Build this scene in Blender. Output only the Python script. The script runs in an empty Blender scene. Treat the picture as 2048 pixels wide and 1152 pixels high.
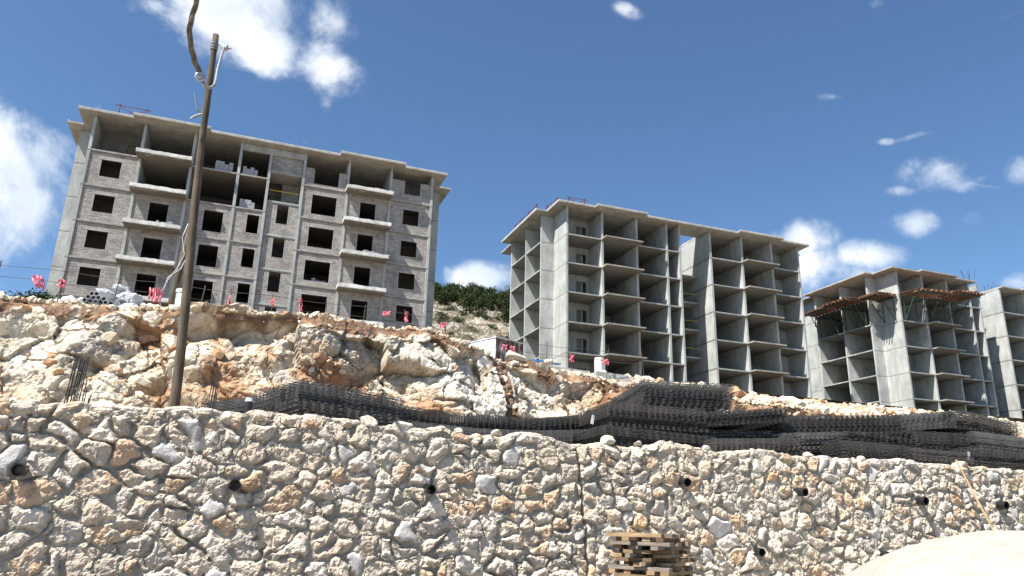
import bpy, bmesh, math, random
import numpy as np
from mathutils import Matrix, Vector
random.seed(7); rng = np.random.default_rng(11)
scn = bpy.context.scene
COL = scn.collection
R = math.radians
EYE = 1.6
# ------------------------------------------------------------------ camera
cam_d = bpy.data.cameras.new('camera'); cam = bpy.data.objects.new('camera', cam_d); COL.objects.link(cam)
PITCH, ROLL, FPX = R(17.379), R(1.384), 1501.8
fw = Vector((0, math.cos(PITCH), math.sin(PITCH))); up = Vector((0, -math.sin(PITCH), math.cos(PITCH))); rt = Vector((1, 0, 0))
rt2 = rt*math.cos(ROLL)+up*math.sin(ROLL); up2 = -rt*math.sin(ROLL)+up*math.cos(ROLL)
M = Matrix((rt2, up2, -fw)).transposed().to_4x4(); M.translation = Vector((0, 0, EYE))
cam.matrix_world = M
cam_d.sensor_width = 36; cam_d.lens = FPX/2048*36; cam_d.clip_start = 0.1; cam_d.clip_end = 6000
scn.camera = cam
# ------------------------------------------------------------------ street frame: s along the street, d away from it
TH = R(20.4)
U = Vector((math.cos(TH), math.sin(TH), 0)); V = Vector((-math.sin(TH), math.cos(TH), 0))
def W(s, d, z): return U*s+V*d+Vector((0, 0, z+EYE))
Un = np.array(U); Vn = np.array(V)
def Wn(s, d, z): return s[..., None]*Un+d[..., None]*Vn+(z+EYE)[..., None]*np.array([0, 0, 1.])
# ------------------------------------------------------------------ sun, sky
ltrav = U*.62+V*.245+Vector((0, 0, -1)); ltrav.normalize()
sun_d = bpy.data.lights.new('sun', 'SUN'); sun = bpy.data.objects.new('sun', sun_d); COL.objects.link(sun)
sun_d.energy = 4.9; sun_d.angle = R(0.5); sun_d.color = (1, .965, .905)
sun.rotation_euler = ltrav.to_track_quat('-Z', 'Y').to_euler()
SUN_EL = math.asin(-ltrav.z); SUN_ROT = math.atan2(-ltrav.x, -ltrav.y)
world = bpy.data.worlds.new('World'); scn.world = world; world.use_nodes = True
wt = world.node_tree; wt.nodes.clear()
class NT:
    def __init__(s, t): s.t = t
    def n(s, typ, **kw):
        nd = s.t.nodes.new(typ)
        for k, v in kw.items(): setattr(nd, k, v)
        return nd
    def link(s, a, b): s.t.links.new(a, b)
    def _in(s, nd, i, v):
        if v is None: return
        if hasattr(v, 'is_output') or isinstance(v, bpy.types.NodeSocket): s.t.links.new(v, nd.inputs[i])
        else: nd.inputs[i].default_value = v
    def math(s, op, a, b=None, c=None, clamp=False):
        nd = s.t.nodes.new('ShaderNodeMath'); nd.operation = op; nd.use_clamp = clamp
        s._in(nd, 0, a); s._in(nd, 1, b); s._in(nd, 2, c); return nd.outputs[0]
    def vmath(s, op, a, b=None, scale=None):
        nd = s.t.nodes.new('ShaderNodeVectorMath'); nd.operation = op
        s._in(nd, 0, a); s._in(nd, 1, b)
        if scale is not None: s._in(nd, 3, scale)
        return nd.outputs[1] if op in ('DOT_PRODUCT', 'LENGTH') else nd.outputs[0]
    def noise(s, vec, scale, detail=4, rough=.55, dist=0, w=None):
        nd = s.t.nodes.new('ShaderNodeTexNoise'); s._in(nd, 'Vector', vec)
        nd.inputs['Scale'].default_value = scale; nd.inputs['Detail'].default_value = detail
        nd.inputs['Roughness'].default_value = rough; nd.inputs['Distortion'].default_value = dist
        return nd.outputs[0]
    def noisec(s, vec, scale, detail=3):
        nd = s.t.nodes.new('ShaderNodeTexNoise'); s._in(nd, 'Vector', vec)
        nd.inputs['Scale'].default_value = scale; nd.inputs['Detail'].default_value = detail
        return nd.outputs[1]
    def ramp(s, fac, stops, interp='LINEAR'):
        nd = s.t.nodes.new('ShaderNodeValToRGB'); nd.color_ramp.interpolation = interp
        while len(nd.color_ramp.elements) < len(stops): nd.color_ramp.elements.new(.5)
        for e, (p, c) in zip(nd.color_ramp.elements, stops):
            e.position = p; e.color = (c, c, c, 1) if not hasattr(c, '__len__') else (*c, 1)
        s._in(nd, 0, fac); return nd.outputs[0]
    def mix(s, fac, a, b, blend='MIX'):
        nd = s.t.nodes.new('ShaderNodeMix'); nd.data_type = 'RGBA'; nd.blend_type = blend
        s._in(nd, 0, fac)
        for i, v in ((6, a), (7, b)):
            if isinstance(v, tuple) and len(v) == 3: v = (*v, 1)
            s._in(nd, i, v)
        return nd.outputs[2]
    def mapr(s, v, a, b, c=0, d=1, smooth=False):
        nd = s.t.nodes.new('ShaderNodeMapRange')
        if smooth: nd.interpolation_type = 'SMOOTHSTEP'
        s._in(nd, 0, v)
        for i, x in ((1, a), (2, b), (3, c), (4, d)): nd.inputs[i].default_value = x
        return nd.outputs[0]
w = NT(wt)
sky = w.n('ShaderNodeTexSky', sky_type='NISHITA'); sky.sun_disc = False
sky.sun_elevation = SUN_EL; sky.sun_rotation = SUN_ROT; sky.altitude = 900; sky.air_density = 1.0; sky.dust_density = .9; sky.ozone_density = 2.6
tc = w.n('ShaderNodeTexCoord'); DIR = tc.outputs['Generated']
def pxdir(x, y):
    return (rt2*((x-1024)/FPX)+up2*((576-y)/FPX)+fw).normalized()
nz = w.noise(DIR, 8, 10, .62, .35)
nz2 = w.noise(DIR, 27, 7, .62, .4)
nmix = w.math('ADD', w.math('MULTIPLY', nz, .75), w.math('MULTIPLY', nz2, .25))
CLOUDS = [ # cloud masses by direction: x, y, half width, half height, tilt, weight
 (-10,335,110,84,0,1.08),(40,405,80,62,0,1.0),(-140,380,150,130,0,1.2),(-30,250,60,45,0,.85),(105,290,45,34,0,.62),
 (455,20,105,62,.1,1.1),(520,85,75,48,.35,1.0),(385,-10,70,36,0,.75),(590,55,30,24,.5,.55),(650,135,58,44,.45,.98),(640,30,66,40,.5,.8),(308,12,40,20,0,.72),(652,205,18,26,0,.50),(340,58,46,9,-.15,.50),
 (955,560,70,30,0,1.1),(905,545,26,14,0,.65),
 (1600,480,52,32,0,1.1),(1615,540,60,50,0,1.05),(1745,512,66,26,0,1.02),(1690,560,70,36,0,.85),(1858,502,34,13,0,.46),
 (1880,350,52,28,.1,.86),(1920,372,44,16,.05,.7),(1965,355,36,9,-.5,.56),(1965,372,50,6,.15,.58),(1812,382,34,12,0,.46),
 (2050,342,36,28,0,1.05),(1835,452,42,24,-.15,.88),(1938,440,32,20,-.35,.66),
 (1256,22,34,15,.4,.50),(1663,192,26,9,0,.58),(1757,6,24,13,0,.68),(2020,32,36,14,-.4,.68),(1835,270,60,7,-.3,.40),(1775,283,20,8,0,.46),
 (2035,568,44,22,0,.82),(1960,562,30,12,0,.5),(612,283,14,9,0,.52),(190,215,16,7,0,.5),
 (2300,420,130,70,0,1.1),(-420,560,160,70,0,1.1),(1100,-260,220,70,0,1.1),(2500,650,160,50,0,1.1)]
F = None
for (cx, cy, hw, hh, tilt, wt_) in CLOUDS:
    c = pxdir(cx, cy)
    r_ = (rt2-c*c.dot(rt2)).normalized(); u_ = c.cross(r_)*-1
    if u_.dot(up2) < 0: u_ = -u_
    ra = r_*math.cos(tilt)-u_*math.sin(tilt); ua = r_*math.sin(tilt)+u_*math.cos(tilt)
    a = w.vmath('DOT_PRODUCT', DIR, tuple(ra*(FPX/hw))); b = w.vmath('DOT_PRODUCT', DIR, tuple(ua*(FPX/hh)))
    r2 = w.math('ADD', w.math('MULTIPLY', a, a), w.math('MULTIPLY', b, b))
    fr = w.math('GREATER_THAN', w.vmath('DOT_PRODUCT', DIR, tuple(c)), 0)
    f = w.math('MULTIPLY', w.math('MULTIPLY', w.math('POWER', 2.0, w.math('MULTIPLY', r2, -1.0)), wt_), fr)
    F = f if F is None else w.math('MAXIMUM', F, f)
dens = w.mapr(w.math('ADD', F, w.math('MULTIPLY', w.math('SUBTRACT', nmix, .5), 3.2)), .36, 1.30, 0, 1, True)
dens = w.math('MULTIPLY', dens, w.mapr(F, .18, .42, 0, 1, True))
shade = w.noise(w.vmath('ADD', DIR, (.0, .0, .03)), 10, 5, .5, .3)
ccol = w.mix(w.mapr(shade, .38, .62, 0, 1, True), (6.2, 6.9, 7.8), (9.0, 9.3, 9.6))
thick = w.mapr(dens, 0, 1, 0, .95)
sk = w.mix(1.0, sky.outputs[0], (.90, 1.09, 1.20), 'MULTIPLY')
skc = w.mix(thick, sk, ccol)
bg = w.n('ShaderNodeBackground'); bg.inputs[1].default_value = .062
w.link(skc, bg.inputs[0]); wo = w.n('ShaderNodeOutputWorld'); w.link(bg.outputs[0], wo.inputs[0])
scn.view_settings.view_transform = 'Standard'; scn.view_settings.look = 'None'; scn.view_settings.gamma = 1
scn.view_settings.exposure = 1.14
scn.cycles.use_denoising = True; scn.cycles.max_bounces = 6; scn.cycles.diffuse_bounces = 3

# ------------------------------------------------------------------ numpy noise
def h3(i, j, k, seed=0):
    i = i.astype(np.int64); j = j.astype(np.int64); k = np.asarray(k).astype(np.int64)
    n = (i*374761393+j*668265263+k*2147483647+seed*1274126177) & 0xffffffff
    n = ((n ^ (n >> 13))*1274126177) & 0xffffffff
    n = ((n ^ (n >> 16))*2246822519) & 0xffffffff
    return ((n ^ (n >> 15)) & 0xffffff)/float(0xffffff)
def vn(x, y, z=0, seed=0):
    x = np.asarray(x, float); y = np.asarray(y, float); z = np.asarray(z, float)+0*x
    i, j, k = np.floor(x), np.floor(y), np.floor(z); fx, fy, fz = x-i, y-j, z-k
    fx, fy, fz = [t*t*(3-2*t) for t in (fx, fy, fz)]
    r = 0
    for a in (0, 1):
        for b in (0, 1):
            for c in (0, 1):
                r = r+h3(i+a, j+b, k+c, seed)*(fx if a else 1-fx)*(fy if b else 1-fy)*(fz if c else 1-fz)
    return r*2-1
def vn2(x, y, seed=0):
    i, j = np.floor(x), np.floor(y); fx, fy = x-i, y-j; fx = fx*fx*(3-2*fx); fy = fy*fy*(3-2*fy); k = np.zeros_like(i)
    r = h3(i, j, k, seed)*(1-fx)*(1-fy)+h3(i+1, j, k, seed)*fx*(1-fy)+h3(i, j+1, k, seed)*(1-fx)*fy+h3(i+1, j+1, k, seed)*fx*fy
    return r*2-1
def fbm(x, y, oct=4, seed=0, g=.5):
    r, a = 0, 1.
    for o in range(oct):
        r = r+a*vn2(x+o*17.3, y-o*9.1, seed+o); x, y = x*2.03, y*2.03; a *= g
    return r
def voro(x, y, seed=0, jit=.85, drop=0., rr=2):
    """cell id hash (3 randoms), centre, exact distance to the cell border"""
    i0, j0 = np.floor(x), np.floor(y); z = np.zeros_like(i0)
    F1 = np.full(x.shape, 1e9); cx = np.zeros_like(x); cy = np.zeros_like(x); ci = np.zeros_like(x); cj = np.zeros_like(x)
    cand = []
    for a in range(-rr, rr+1):
        for b in range(-rr, rr+1):
            ii, jj = i0+a, j0+b
            px = ii+.5+(h3(ii, jj, z, seed+1)-.5)*jit; py = jj+.5+(h3(ii, jj, z, seed+2)-.5)*jit
            d = (px-x)**2+(py-y)**2
            if drop: d = np.where(h3(ii, jj, z, seed+3) < drop, 1e8, d)
            cand.append((px, py, d))
            m = d < F1
            F1 = np.where(m, d, F1); cx = np.where(m, px, cx); cy = np.where(m, py, cy); ci = np.where(m, ii, ci); cj = np.where(m, jj, cj)
    E = np.full(x.shape, 1e9)
    for px, py, d in cand:
        q = np.sqrt((px-cx)**2+(py-cy)**2)
        e = np.where((q > 1e-6) & (d < 1e7), (d-F1)/(2*np.maximum(q, 1e-6)), 1e9)
        E = np.minimum(E, e)
    rnd = [h3(ci, cj, z, seed+s_) for s_ in (11, 12, 13, 14, 15)]
    return E, cx, cy, rnd
def sstep(a, b, x):
    t = np.clip((x-a)/(b-a), 0, 1); return t*t*(3-2*t)

# ------------------------------------------------------------------ object helpers
def mesh_np(name, verts, quads=None, tris=None, cols=None, smooth=False):
    me = bpy.data.meshes.new(name)
    nv = len(verts); nq = 0 if quads is None else len(quads); nt = 0 if tris is None else len(tris)
    me.vertices.add(nv); me.vertices.foreach_set('co', np.asarray(verts, np.float32).ravel())
    me.loops.add(nq*4+nt*3)
    li = np.concatenate([a.ravel() for a in (quads, tris) if a is not None]).astype(np.int32)
    me.loops.foreach_set('vertex_index', li)
    me.polygons.add(nq+nt)
    st = np.concatenate([np.arange(nq)*4, nq*4+np.arange(nt)*3]).astype(np.int32)
    me.polygons.foreach_set('loop_start', st)
    me.polygons.foreach_set('use_smooth', np.full(nq+nt, bool(smooth)))
    me.update(calc_edges=True); me.validate()
    if cols is not None:
        at = me.color_attributes.new('Col', 'FLOAT_COLOR', 'POINT')
        c4 = np.ones((nv, 4), np.float32); c4[:, :3] = cols; at.data.foreach_set('color', c4.ravel())
    return me
def grid_faces(nr, nc):
    i = np.arange(nr*nc).reshape(nr, nc)
    return np.stack([i[:-1, :-1], i[:-1, 1:], i[1:, 1:], i[1:, :-1]], -1).reshape(-1, 4)
def link(name, me, mat=None, parent=None, loc=None, rot=None):
    o = bpy.data.objects.new(name, me); COL.objects.link(o)
    if mat is not None and me is not None and not len(me.materials): me.materials.append(mat)
    if parent is not None: o.parent = parent
    if loc is not None: o.location = loc
    if rot is not None: o.rotation_euler = rot
    return o
def tag(o, label=None, cat=None, group=None, kind=None):
    if label: o['label'] = label
    if cat: o['category'] = cat
    if group: o['group'] = group
    if kind: o['kind'] = kind
    return o
def empty(name, loc=(0, 0, 0), rot=(0, 0, 0)):
    o = bpy.data.objects.new(name, None); COL.objects.link(o); o.location = loc; o.rotation_euler = rot; o.empty_display_size = .3
    return o
BQ = np.array([[0, 3, 2, 1], [4, 5, 6, 7], [0, 1, 5, 4], [1, 2, 6, 5], [2, 3, 7, 6], [3, 0, 4, 7]])
class MB:
    def __init__(s): s.v = []; s.q = []; s.n = 0
    def raw(s, v8): s.v.append(np.asarray(v8, float)); s.q.append(BQ+s.n); s.n += 8
    def box(s, x0, x1, y0, y1, z0, z1):
        s.raw([(x0, y0, z0), (x1, y0, z0), (x1, y1, z0), (x0, y1, z0), (x0, y0, z1), (x1, y0, z1), (x1, y1, z1), (x0, y1, z1)])
    def bar(s, a, b, wd, ht=None, upv=(0, 0, 1)):
        a = Vector(a); b = Vector(b); ht = ht or wd; d = (b-a).normalized(); u_ = Vector(upv)
        if abs(d.dot(u_)) > .98: u_ = Vector((1, 0, 0))
        x = d.cross(u_).normalized()*wd/2; y = x.cross(d).normalized()*ht/2
        s.raw([a-x-y, a+x-y, a+x+y, a-x+y, b-x-y, b+x-y, b+x+y, b-x+y])
    def tube(s, pts, rads, seg=10, cap=True):
        pts = [Vector(p) for p in pts]; n = len(pts)
        if not hasattr(rads, '__len__'): rads = [rads]*n
        ref = None; rows = []
        for i in range(n):
            d = (pts[min(i+1, n-1)]-pts[max(i-1, 0)]).normalized()
            if ref is None: ref = Vector((0, 0, 1)) if abs(d.z) < .9 else Vector((1, 0, 0))
            x = (ref-d*d.dot(ref)).normalized(); ref = x; y = d.cross(x)
            rows.append([pts[i]+x*(rads[i]*math.cos(2*math.pi*k/seg))+y*(rads[i]*math.sin(2*math.pi*k/seg)) for k in range(seg)])
        base = s.n
        s.v.append(np.array([tuple(p) for r_ in rows for p in r_])); s.n += n*seg
        q = []
        for i in range(n-1):
            for k in range(seg):
                k2 = (k+1) % seg
                q.append((base+i*seg+k, base+i*seg+k2, base+(i+1)*seg+k2, base+(i+1)*seg+k))
        if cap:
            for i, fl in ((0, 1), (n-1, 0)):
                c = s.n; s.v.append(np.array([tuple(pts[i])])); s.n += 1
                for k in range(0, seg, 2):
                    a_, b_, c_ = base+i*seg+k, base+i*seg+(k+1) % seg, base+i*seg+(k+2) % seg
                    q.append((c, c_, b_, a_) if fl else (c, a_, b_, c_))
        s.q.append(np.array(q))
    def me(s, name): return mesh_np(name, np.concatenate(s.v), np.concatenate(s.q))
    def build(s, name, mat, parent=None, smooth=False, loc=None, rot=None):
        me = s.me(name)
        if smooth: me.polygons.foreach_set('use_smooth', np.ones(len(me.polygons), bool))
        return link(name, me, mat, parent, loc, rot)
def rectil(mb, rects, holes, z0, z1, axis='z'):
    """union of rectangles minus holes, extruded; axis z: (x,y) rects; axis y: (x,z) rects over y z0..z1; axis x: (y,z)"""
    al = rects+holes
    xs = sorted({round(v, 4) for r in al for v in (r[0], r[1])}); ys = sorted({round(v, 4) for r in al for v in (r[2], r[3])})
    def ins(L, x, y): return any(r[0] < x < r[1] and r[2] < y < r[3] for r in L)
    nx, ny = len(xs)-1, len(ys)-1
    g = [[ins(rects, (xs[i]+xs[i+1])/2, (ys[j]+ys[j+1])/2) and not ins(holes, (xs[i]+xs[i+1])/2, (ys[j]+ys[j+1])/2) for j in range(ny)] for i in range(nx)]
    idx = {}; vs = []; qs = []
    def P(i, j, t):
        k = (i, j, t)
        if k not in idx:
            a, b, c = xs[i], ys[j], (z1 if t else z0)
            vs.append((a, b, c) if axis == 'z' else ((a, c, b) if axis == 'y' else (c, a, b))); idx[k] = len(vs)-1
        return idx[k]
    fl = axis == 'y'
    def Q(*p): qs.append(tuple(reversed(p)) if fl else p)
    G = lambda i, j: 0 <= i < nx and 0 <= j < ny and g[i][j]
    for i in range(nx):
        for j in range(ny):
            if not g[i][j]: continue
            Q(P(i, j, 1), P(i+1, j, 1), P(i+1, j+1, 1), P(i, j+1, 1)); Q(P(i, j, 0), P(i, j+1, 0), P(i+1, j+1, 0), P(i+1, j, 0))
            if not G(i-1, j): Q(P(i, j, 0), P(i, j, 1), P(i, j+1, 1), P(i, j+1, 0))
            if not G(i+1, j): Q(P(i+1, j, 0), P(i+1, j+1, 0), P(i+1, j+1, 1), P(i+1, j, 1))
            if not G(i, j-1): Q(P(i, j, 0), P(i+1, j, 0), P(i+1, j, 1), P(i, j, 1))
            if not G(i, j+1): Q(P(i, j+1, 0), P(i, j+1, 1), P(i+1, j+1, 1), P(i+1, j+1, 0))
    mb.v.append(np.array(vs)); mb.q.append(np.array(qs)+mb.n); mb.n += len(vs)

# ------------------------------------------------------------------ materials
def mat(name, build, rough=.9, metal=0., spec=.3):
    m = bpy.data.materials.new(name); m.use_nodes = True; t = m.node_tree; t.nodes.clear(); k = NT(t)
    bs = k.n('ShaderNodeBsdfPrincipled'); out = k.n('ShaderNodeOutputMaterial'); k.link(bs.outputs[0], out.inputs[0])
    bs.inputs['Roughness'].default_value = rough; bs.inputs['Metallic'].default_value = metal; bs.inputs['Specular IOR Level'].default_value = spec
    c, bump, dist = build(k, bs)
    if isinstance(c, tuple): bs.inputs['Base Color'].default_value = (*c, 1)
    else: k.link(c, bs.inputs['Base Color'])
    if bump is not None:
        b = k.n('ShaderNodeBump'); b.inputs['Strength'].default_value = 1; b.inputs['Distance'].default_value = dist
        k.link(bump, b.inputs['Height']); k.link(b.outputs[0], bs.inputs['Normal'])
    return m
def objc(k): return k.n('ShaderNodeTexCoord').outputs['Object']
def sep(k, v):
    n_ = k.n('ShaderNodeSeparateXYZ'); k.link(v, n_.inputs[0]); return n_.outputs
def comb(k, x, y, z):
    n_ = k.n('ShaderNodeCombineXYZ')
    for i, v in enumerate((x, y, z)): k._in(n_, i, v)
    return n_.outputs[0]
def simple(name, col, var=.25, scale=4, rough=.85, metal=0., bump=.004, bscale=30, spec=.3):
    def f(k, bs):
        o = objc(k); n1 = k.noise(o, scale, 5)
        c = k.mix(k.mapr(n1, .3, .7), tuple(x*(1-var) for x in col), tuple(min(1, x*(1+var)) for x in col))
        return c, k.noise(o, bscale, 4), bump
    return mat(name, f, rough, metal, spec)
def attr(k):
    a = k.n('ShaderNodeAttribute'); a.attribute_name = 'Col'; return a.outputs[0]
def m_concrete(name, base, warm=0.):
    def f(k, bs):
        o = objc(k); x, y, z = sep(k, o)
        big = k.noise(o, .55, 5, .6); fine = k.noise(o, 7, 6, .65)
        st = k.noise(comb(k, k.math('MULTIPLY', x, 1.5), k.math('MULTIPLY', y, 1.5), k.math('MULTIPLY', z, .55)), 1.0, 6, .62)
        v = k.math('ADD', k.math('ADD', k.math('MULTIPLY', big, .45), k.math('MULTIPLY', fine, .3)), k.math('MULTIPLY', st, .5))
        lo = tuple(b*.62 for b in base); hi = tuple(min(1, b*1.22) for b in base)
        c = k.mix(k.mapr(v, .46, .80), lo, hi)
        # pour joints at each storey and formwork sheet seams
        zf = k.math('FRACT', k.math('DIVIDE', k.math('ADD', z, k.math('MULTIPLY', k.noise(o, 1.5, 3), .06)), 3.0))
        j1 = k.math('LESS_THAN', k.math('ABSOLUTE', k.math('SUBTRACT', zf, .955)), .010)
        xy = k.math('ADD', x, k.math('MULTIPLY', y, 1.0)); xf = k.math('FRACT', k.math('DIVIDE', xy, 1.25))
        j2 = k.math('MULTIPLY', k.math('LESS_THAN', k.math('ABSOLUTE', k.math('SUBTRACT', xf, .5)), .008), .35)
        c = k.mix(k.math('MULTIPLY', k.math('MAXIMUM', j1, j2), .85), c, tuple(b*.35 for b in base))
        # honeycombed, rusty bands just over and under the joint
        bnd = k.math('MULTIPLY', k.mapr(k.math('ABSOLUTE', k.math('SUBTRACT', zf, .95)), .0, .05, 1, 0), k.mapr(k.noise(o, 3.3, 6, .7), .44, .6))
        c = k.mix(k.math('MULTIPLY', bnd, .7), c, tuple(b*q for b, q in zip(base, (.55, .48, .40))))
        sp = k.mapr(k.noise(o, 22, 2, .5), .68, .74)
        c = k.mix(k.math('MULTIPLY', sp, .4), c, tuple(b*.45 for b in base))
        h_ = k.math('SUBTRACT', k.math('MULTIPLY', fine, .6), k.math('MULTIPLY', k.math('MAXIMUM', j1, bnd), .8))
        return c, h_, .02
    return mat(name, f, .92, 0, .25)
CONC = m_concrete('grey concrete', (.405, .415, .392))
CONC_ROOF = m_concrete('warm cast concrete', (.39, .37, .33))
CONC_PALE = m_concrete('pale rough concrete', (.62, .60, .56))
def f_block(k, bs):
    o = objc(k); x, y, z = sep(k, o)
    p = comb(k, k.math('ADD', k.math('ADD', x, y), k.math('MULTIPLY', k.noise(o, 3, 2), .03)), k.math('ADD', z, k.math('MULTIPLY', k.noise(o, 1.4, 2), .04)), 0.0)
    b = k.n('ShaderNodeTexBrick'); k.link(p, b.inputs['Vector']); b.offset = .5
    b.inputs['Scale'].default_value = 1; b.inputs['Brick Width'].default_value = .41; b.inputs['Row Height'].default_value = .2
    b.inputs['Mortar Size'].default_value = .011; b.inputs['Mortar Smooth'].default_value = .25; b.inputs['Bias'].default_value = -.1
    b.inputs['Color1'].default_value = (.30, .278, .26, 1); b.inputs['Color2'].default_value = (.41, .385, .36, 1); b.inputs['Mortar'].default_value = (.29, .27, .25, 1)
    big = k.noise(o, .9, 5, .62)
    c = k.mix(1.0, b.outputs[0], k.ramp(big, [(.3, (.66, .66, .68)), (.5, (1, .98, .95)), (.72, (1.22, 1.2, 1.16))]), 'MULTIPLY')
    gap = k.math('MULTIPLY', b.outputs['Fac'], k.mapr(k.noise(o, 5.5, 5, .7), .47, .56))
    c = k.mix(gap, c, (.03, .028, .026))
    sm = k.mapr(k.noise(o, 2.2, 6, .7), .56, .64)
    c = k.mix(k.math('MULTIPLY', sm, .5), c, (.40, .385, .36))
    h_ = k.math('ADD', k.math('MULTIPLY', k.math('SUBTRACT', 1.0, b.outputs['Fac']), .7), k.math('MULTIPLY', k.noise(o, 25, 4), .3))
    return c, h_, .02
FRAME = simple('smeared lintel mortar', (.37, .35, .325), .25, 3, .95, 0, .008, 20)
BLOCK = mat('grey concrete block wall', f_block, .95, 0, .2)
DARK = simple('concrete darkened as interior shade', (.20, .19, .18), .2, 2)  # inner walls: shade of the rooms put into a darker base colour
def f_attr(k, bs, sc=1.0, amp=.35, bd=.02, bs_=14, b2=60):
    o = objc(k); c = attr(k)
    n1 = k.noise(o, 5*sc, 8, .68); n2 = k.noise(o, 32*sc, 6, .65)
    f_ = k.ramp(k.math('ADD', k.math('MULTIPLY', n1, .55), k.math('MULTIPLY', n2, .45)), [(.34, 1-amp), (.5, 1.0), (.68, 1+amp*.55)])
    c = k.mix(1.0, c, f_, 'MULTIPLY')
    h_ = k.math('ADD', k.math('MULTIPLY', k.noise(o, bs_*sc, 8, .7), 1.0), k.math('MULTIPLY', k.noise(o, b2*sc, 4, .6), .3))
    return c, h_, bd
MASON = mat('limestone rubble masonry', lambda k, b: f_attr(k, b, 1, .42, .035, 13, 60), .95, 0, .2)
CLIFF = mat('quarried limestone and red soil', lambda k, b: f_attr(k, b, .7, .6, .07, 11, 45), .96, 0, .15)
RUBBLE = mat('limestone rubble', lambda k, b: f_attr(k, b, .6, .3, .04, 14, 50), .96, 0, .15)
STONE = simple('loose pale limestone', (.50, .445, .365), .22, 9, .95, 0, .03, 18)
MESHS = [simple('dark steel wire, %s' % n_, c_, .35, 3, r_, .3, .0005, 50, .4) for n_, c_, r_ in (('black', (.075, .071, .068), .5), ('greyish', (.135, .130, .125), .45), ('brownish', (.10, .092, .085), .55))]
MESHM = simple('dark mill scale steel wire', (.046, .043, .042), .35, 3, .5, .3, .0005, 50, .4)
REBAR = simple('weathered rebar', (.075, .068, .062), .4, 6, .6, .3, .001, 60)
RUST = simple('red painted scaffold tube', (.13, .035, .035), .3, 6, .6, 0, .001)
GREEN = simple('dull green steel strut', (.045, .085, .075), .35, 5, .55, .2, .001)
YEL = simple('yellow safety tube', (.55, .40, .03), .2, 5, .6, 0, .001)
PVC = simple('black drain pipe', (.018, .018, .02), .2, 8, .35, 0, .001, 20, .5)
PVCG = simple('grey plastic pipe', (.50, .51, .53), .15, 4, .45, 0, .001)
TANKM = simple('white plastic', (.72, .74, .76), .06, 3, .4, 0, .001)
SACK = simple('white woven sack', (.50, .51, .535), .2, 6, .8, 0, .05, 12)
RIB = simple('pink barrier tape', (.62, .16, .20), .35, 9, .6, 0, .01, 15)
BLUE = simple('blue plastic sheet', (.05, .22, .55), .2, 5, .5, 0, .005)
def f_wood(base, dark):
    def f(k, bs):
        o = objc(k); x, y, z = sep(k, o)
        g = k.noise(comb(k, k.math('MULTIPLY', x, 38), k.math('MULTIPLY', y, 38), k.math('MULTIPLY', z, 2.4)), 1, 6, .6)
        g2 = k.noise(o, 1.7, 4)
        c = k.mix(k.mapr(k.math('ADD', k.math('MULTIPLY', g, .7), k.math('MULTIPLY', g2, .4)), .38, .72), dark, base)
        return c, g, .008
    return f
POLE = mat('weathered timber pole', f_wood((.155, .122, .082), (.035, .027, .02)), .9)
PLANK = mat('pale sawn board', f_wood((.56, .40, .22), (.30, .20, .10)), .85)
PALETTE = []
for nm, b_, d_ in (('fresh', (.40, .27, .15), (.22, .14, .075)), ('tan', (.36, .25, .14), (.20, .13, .07)), ('brown', (.22, .145, .085), (.11, .07, .045)), ('grey', (.30, .25, .20), (.15, .12, .095)), ('straw', (.44, .33, .205), (.27, .19, .11))):
    def f_off(k, bs, b_=b_, d_=d_):
        o = objc(k); g = k.noise(k.vmath('MULTIPLY', o, (5., 40., 40.)), 1, 5, .6)
        oi = k.n('ShaderNodeObjectInfo').outputs['Random']
        c = k.mix(k.mapr(g, .35, .7), d_, b_); c = k.mix(1.0, c, k.ramp(oi, [(0, .6), (1, 1.2)]), 'MULTIPLY')
        return c, g, .003
    PALETTE.append(mat('sawn timber '+nm, f_off, .85))
def f_deck(k, bs):
    o = objc(k); g = k.noise(k.vmath('MULTIPLY', o, (1., 1., 6.)), 3.2, 6, .65)
    c = k.ramp(g, [(.3, (.07, .028, .018)), (.5, (.20, .095, .055)), (.7, (.42, .29, .19))]); return c, g, .01
DECK = mat('old red brown formwork boards', f_deck, .85)
def f_cable(k, bs):
    o = objc(k); c = k.mix(k.mapr(k.noise(o, 12, 4), .35, .65), (.10, .08, .06), (.22, .18, .14)); return c, k.noise(o, 60, 3), .003
CABLE = mat('sun bleached twisted cable', f_cable, .8)
STEEL = simple('galvanised steel', (.42, .43, .44), .15, 10, .35, .8, .001)
def f_sand(k, bs):
    o = objc(k); n1 = k.noise(o, 2.2, 6, .6); n2 = k.noise(o, 60, 4, .7); n3 = k.noise(o, 11, 6, .7)
    c = k.mix(k.mapr(n1, .35, .65), (.355, .33, .28), (.43, .405, .35)); c = k.mix(1.0, c, k.ramp(n2, [(.3, .80), (.5, 1), (.75, 1.06)]), 'MULTIPLY')
    return c, k.math('ADD', k.math('MULTIPLY', n3, 1.0), k.math('MULTIPLY', n2, .25)), .035
GALV = simple('dull grey strand', (.27, .27, .265), .25, 10, .6, .2, .001)
SAND = mat('white crushed limestone sand', f_sand, 1, 0, .1)
def f_cont(k, bs):
    o = objc(k); x, y, z = sep(k, o)
    st = k.noise(comb(k, k.math('MULTIPLY', x, 3.5), k.math('MULTIPLY', y, 3.5), k.math('MULTIPLY', z, .9)), 1, 6, .65)
    c = k.ramp(st, [(.36, (.45, .45, .47)), (.44, (.34, .31, .30)), (.48, (.13, .06, .04)), (.7, (.05, .03, .025))]); return c, st, .01
CONT = mat('rusting white steel sheet', f_cont, .6)
CONTW = simple('chalky white steel sheet', (.66, .68, .72), .15, 1.3, .6, 0, .004)
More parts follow.
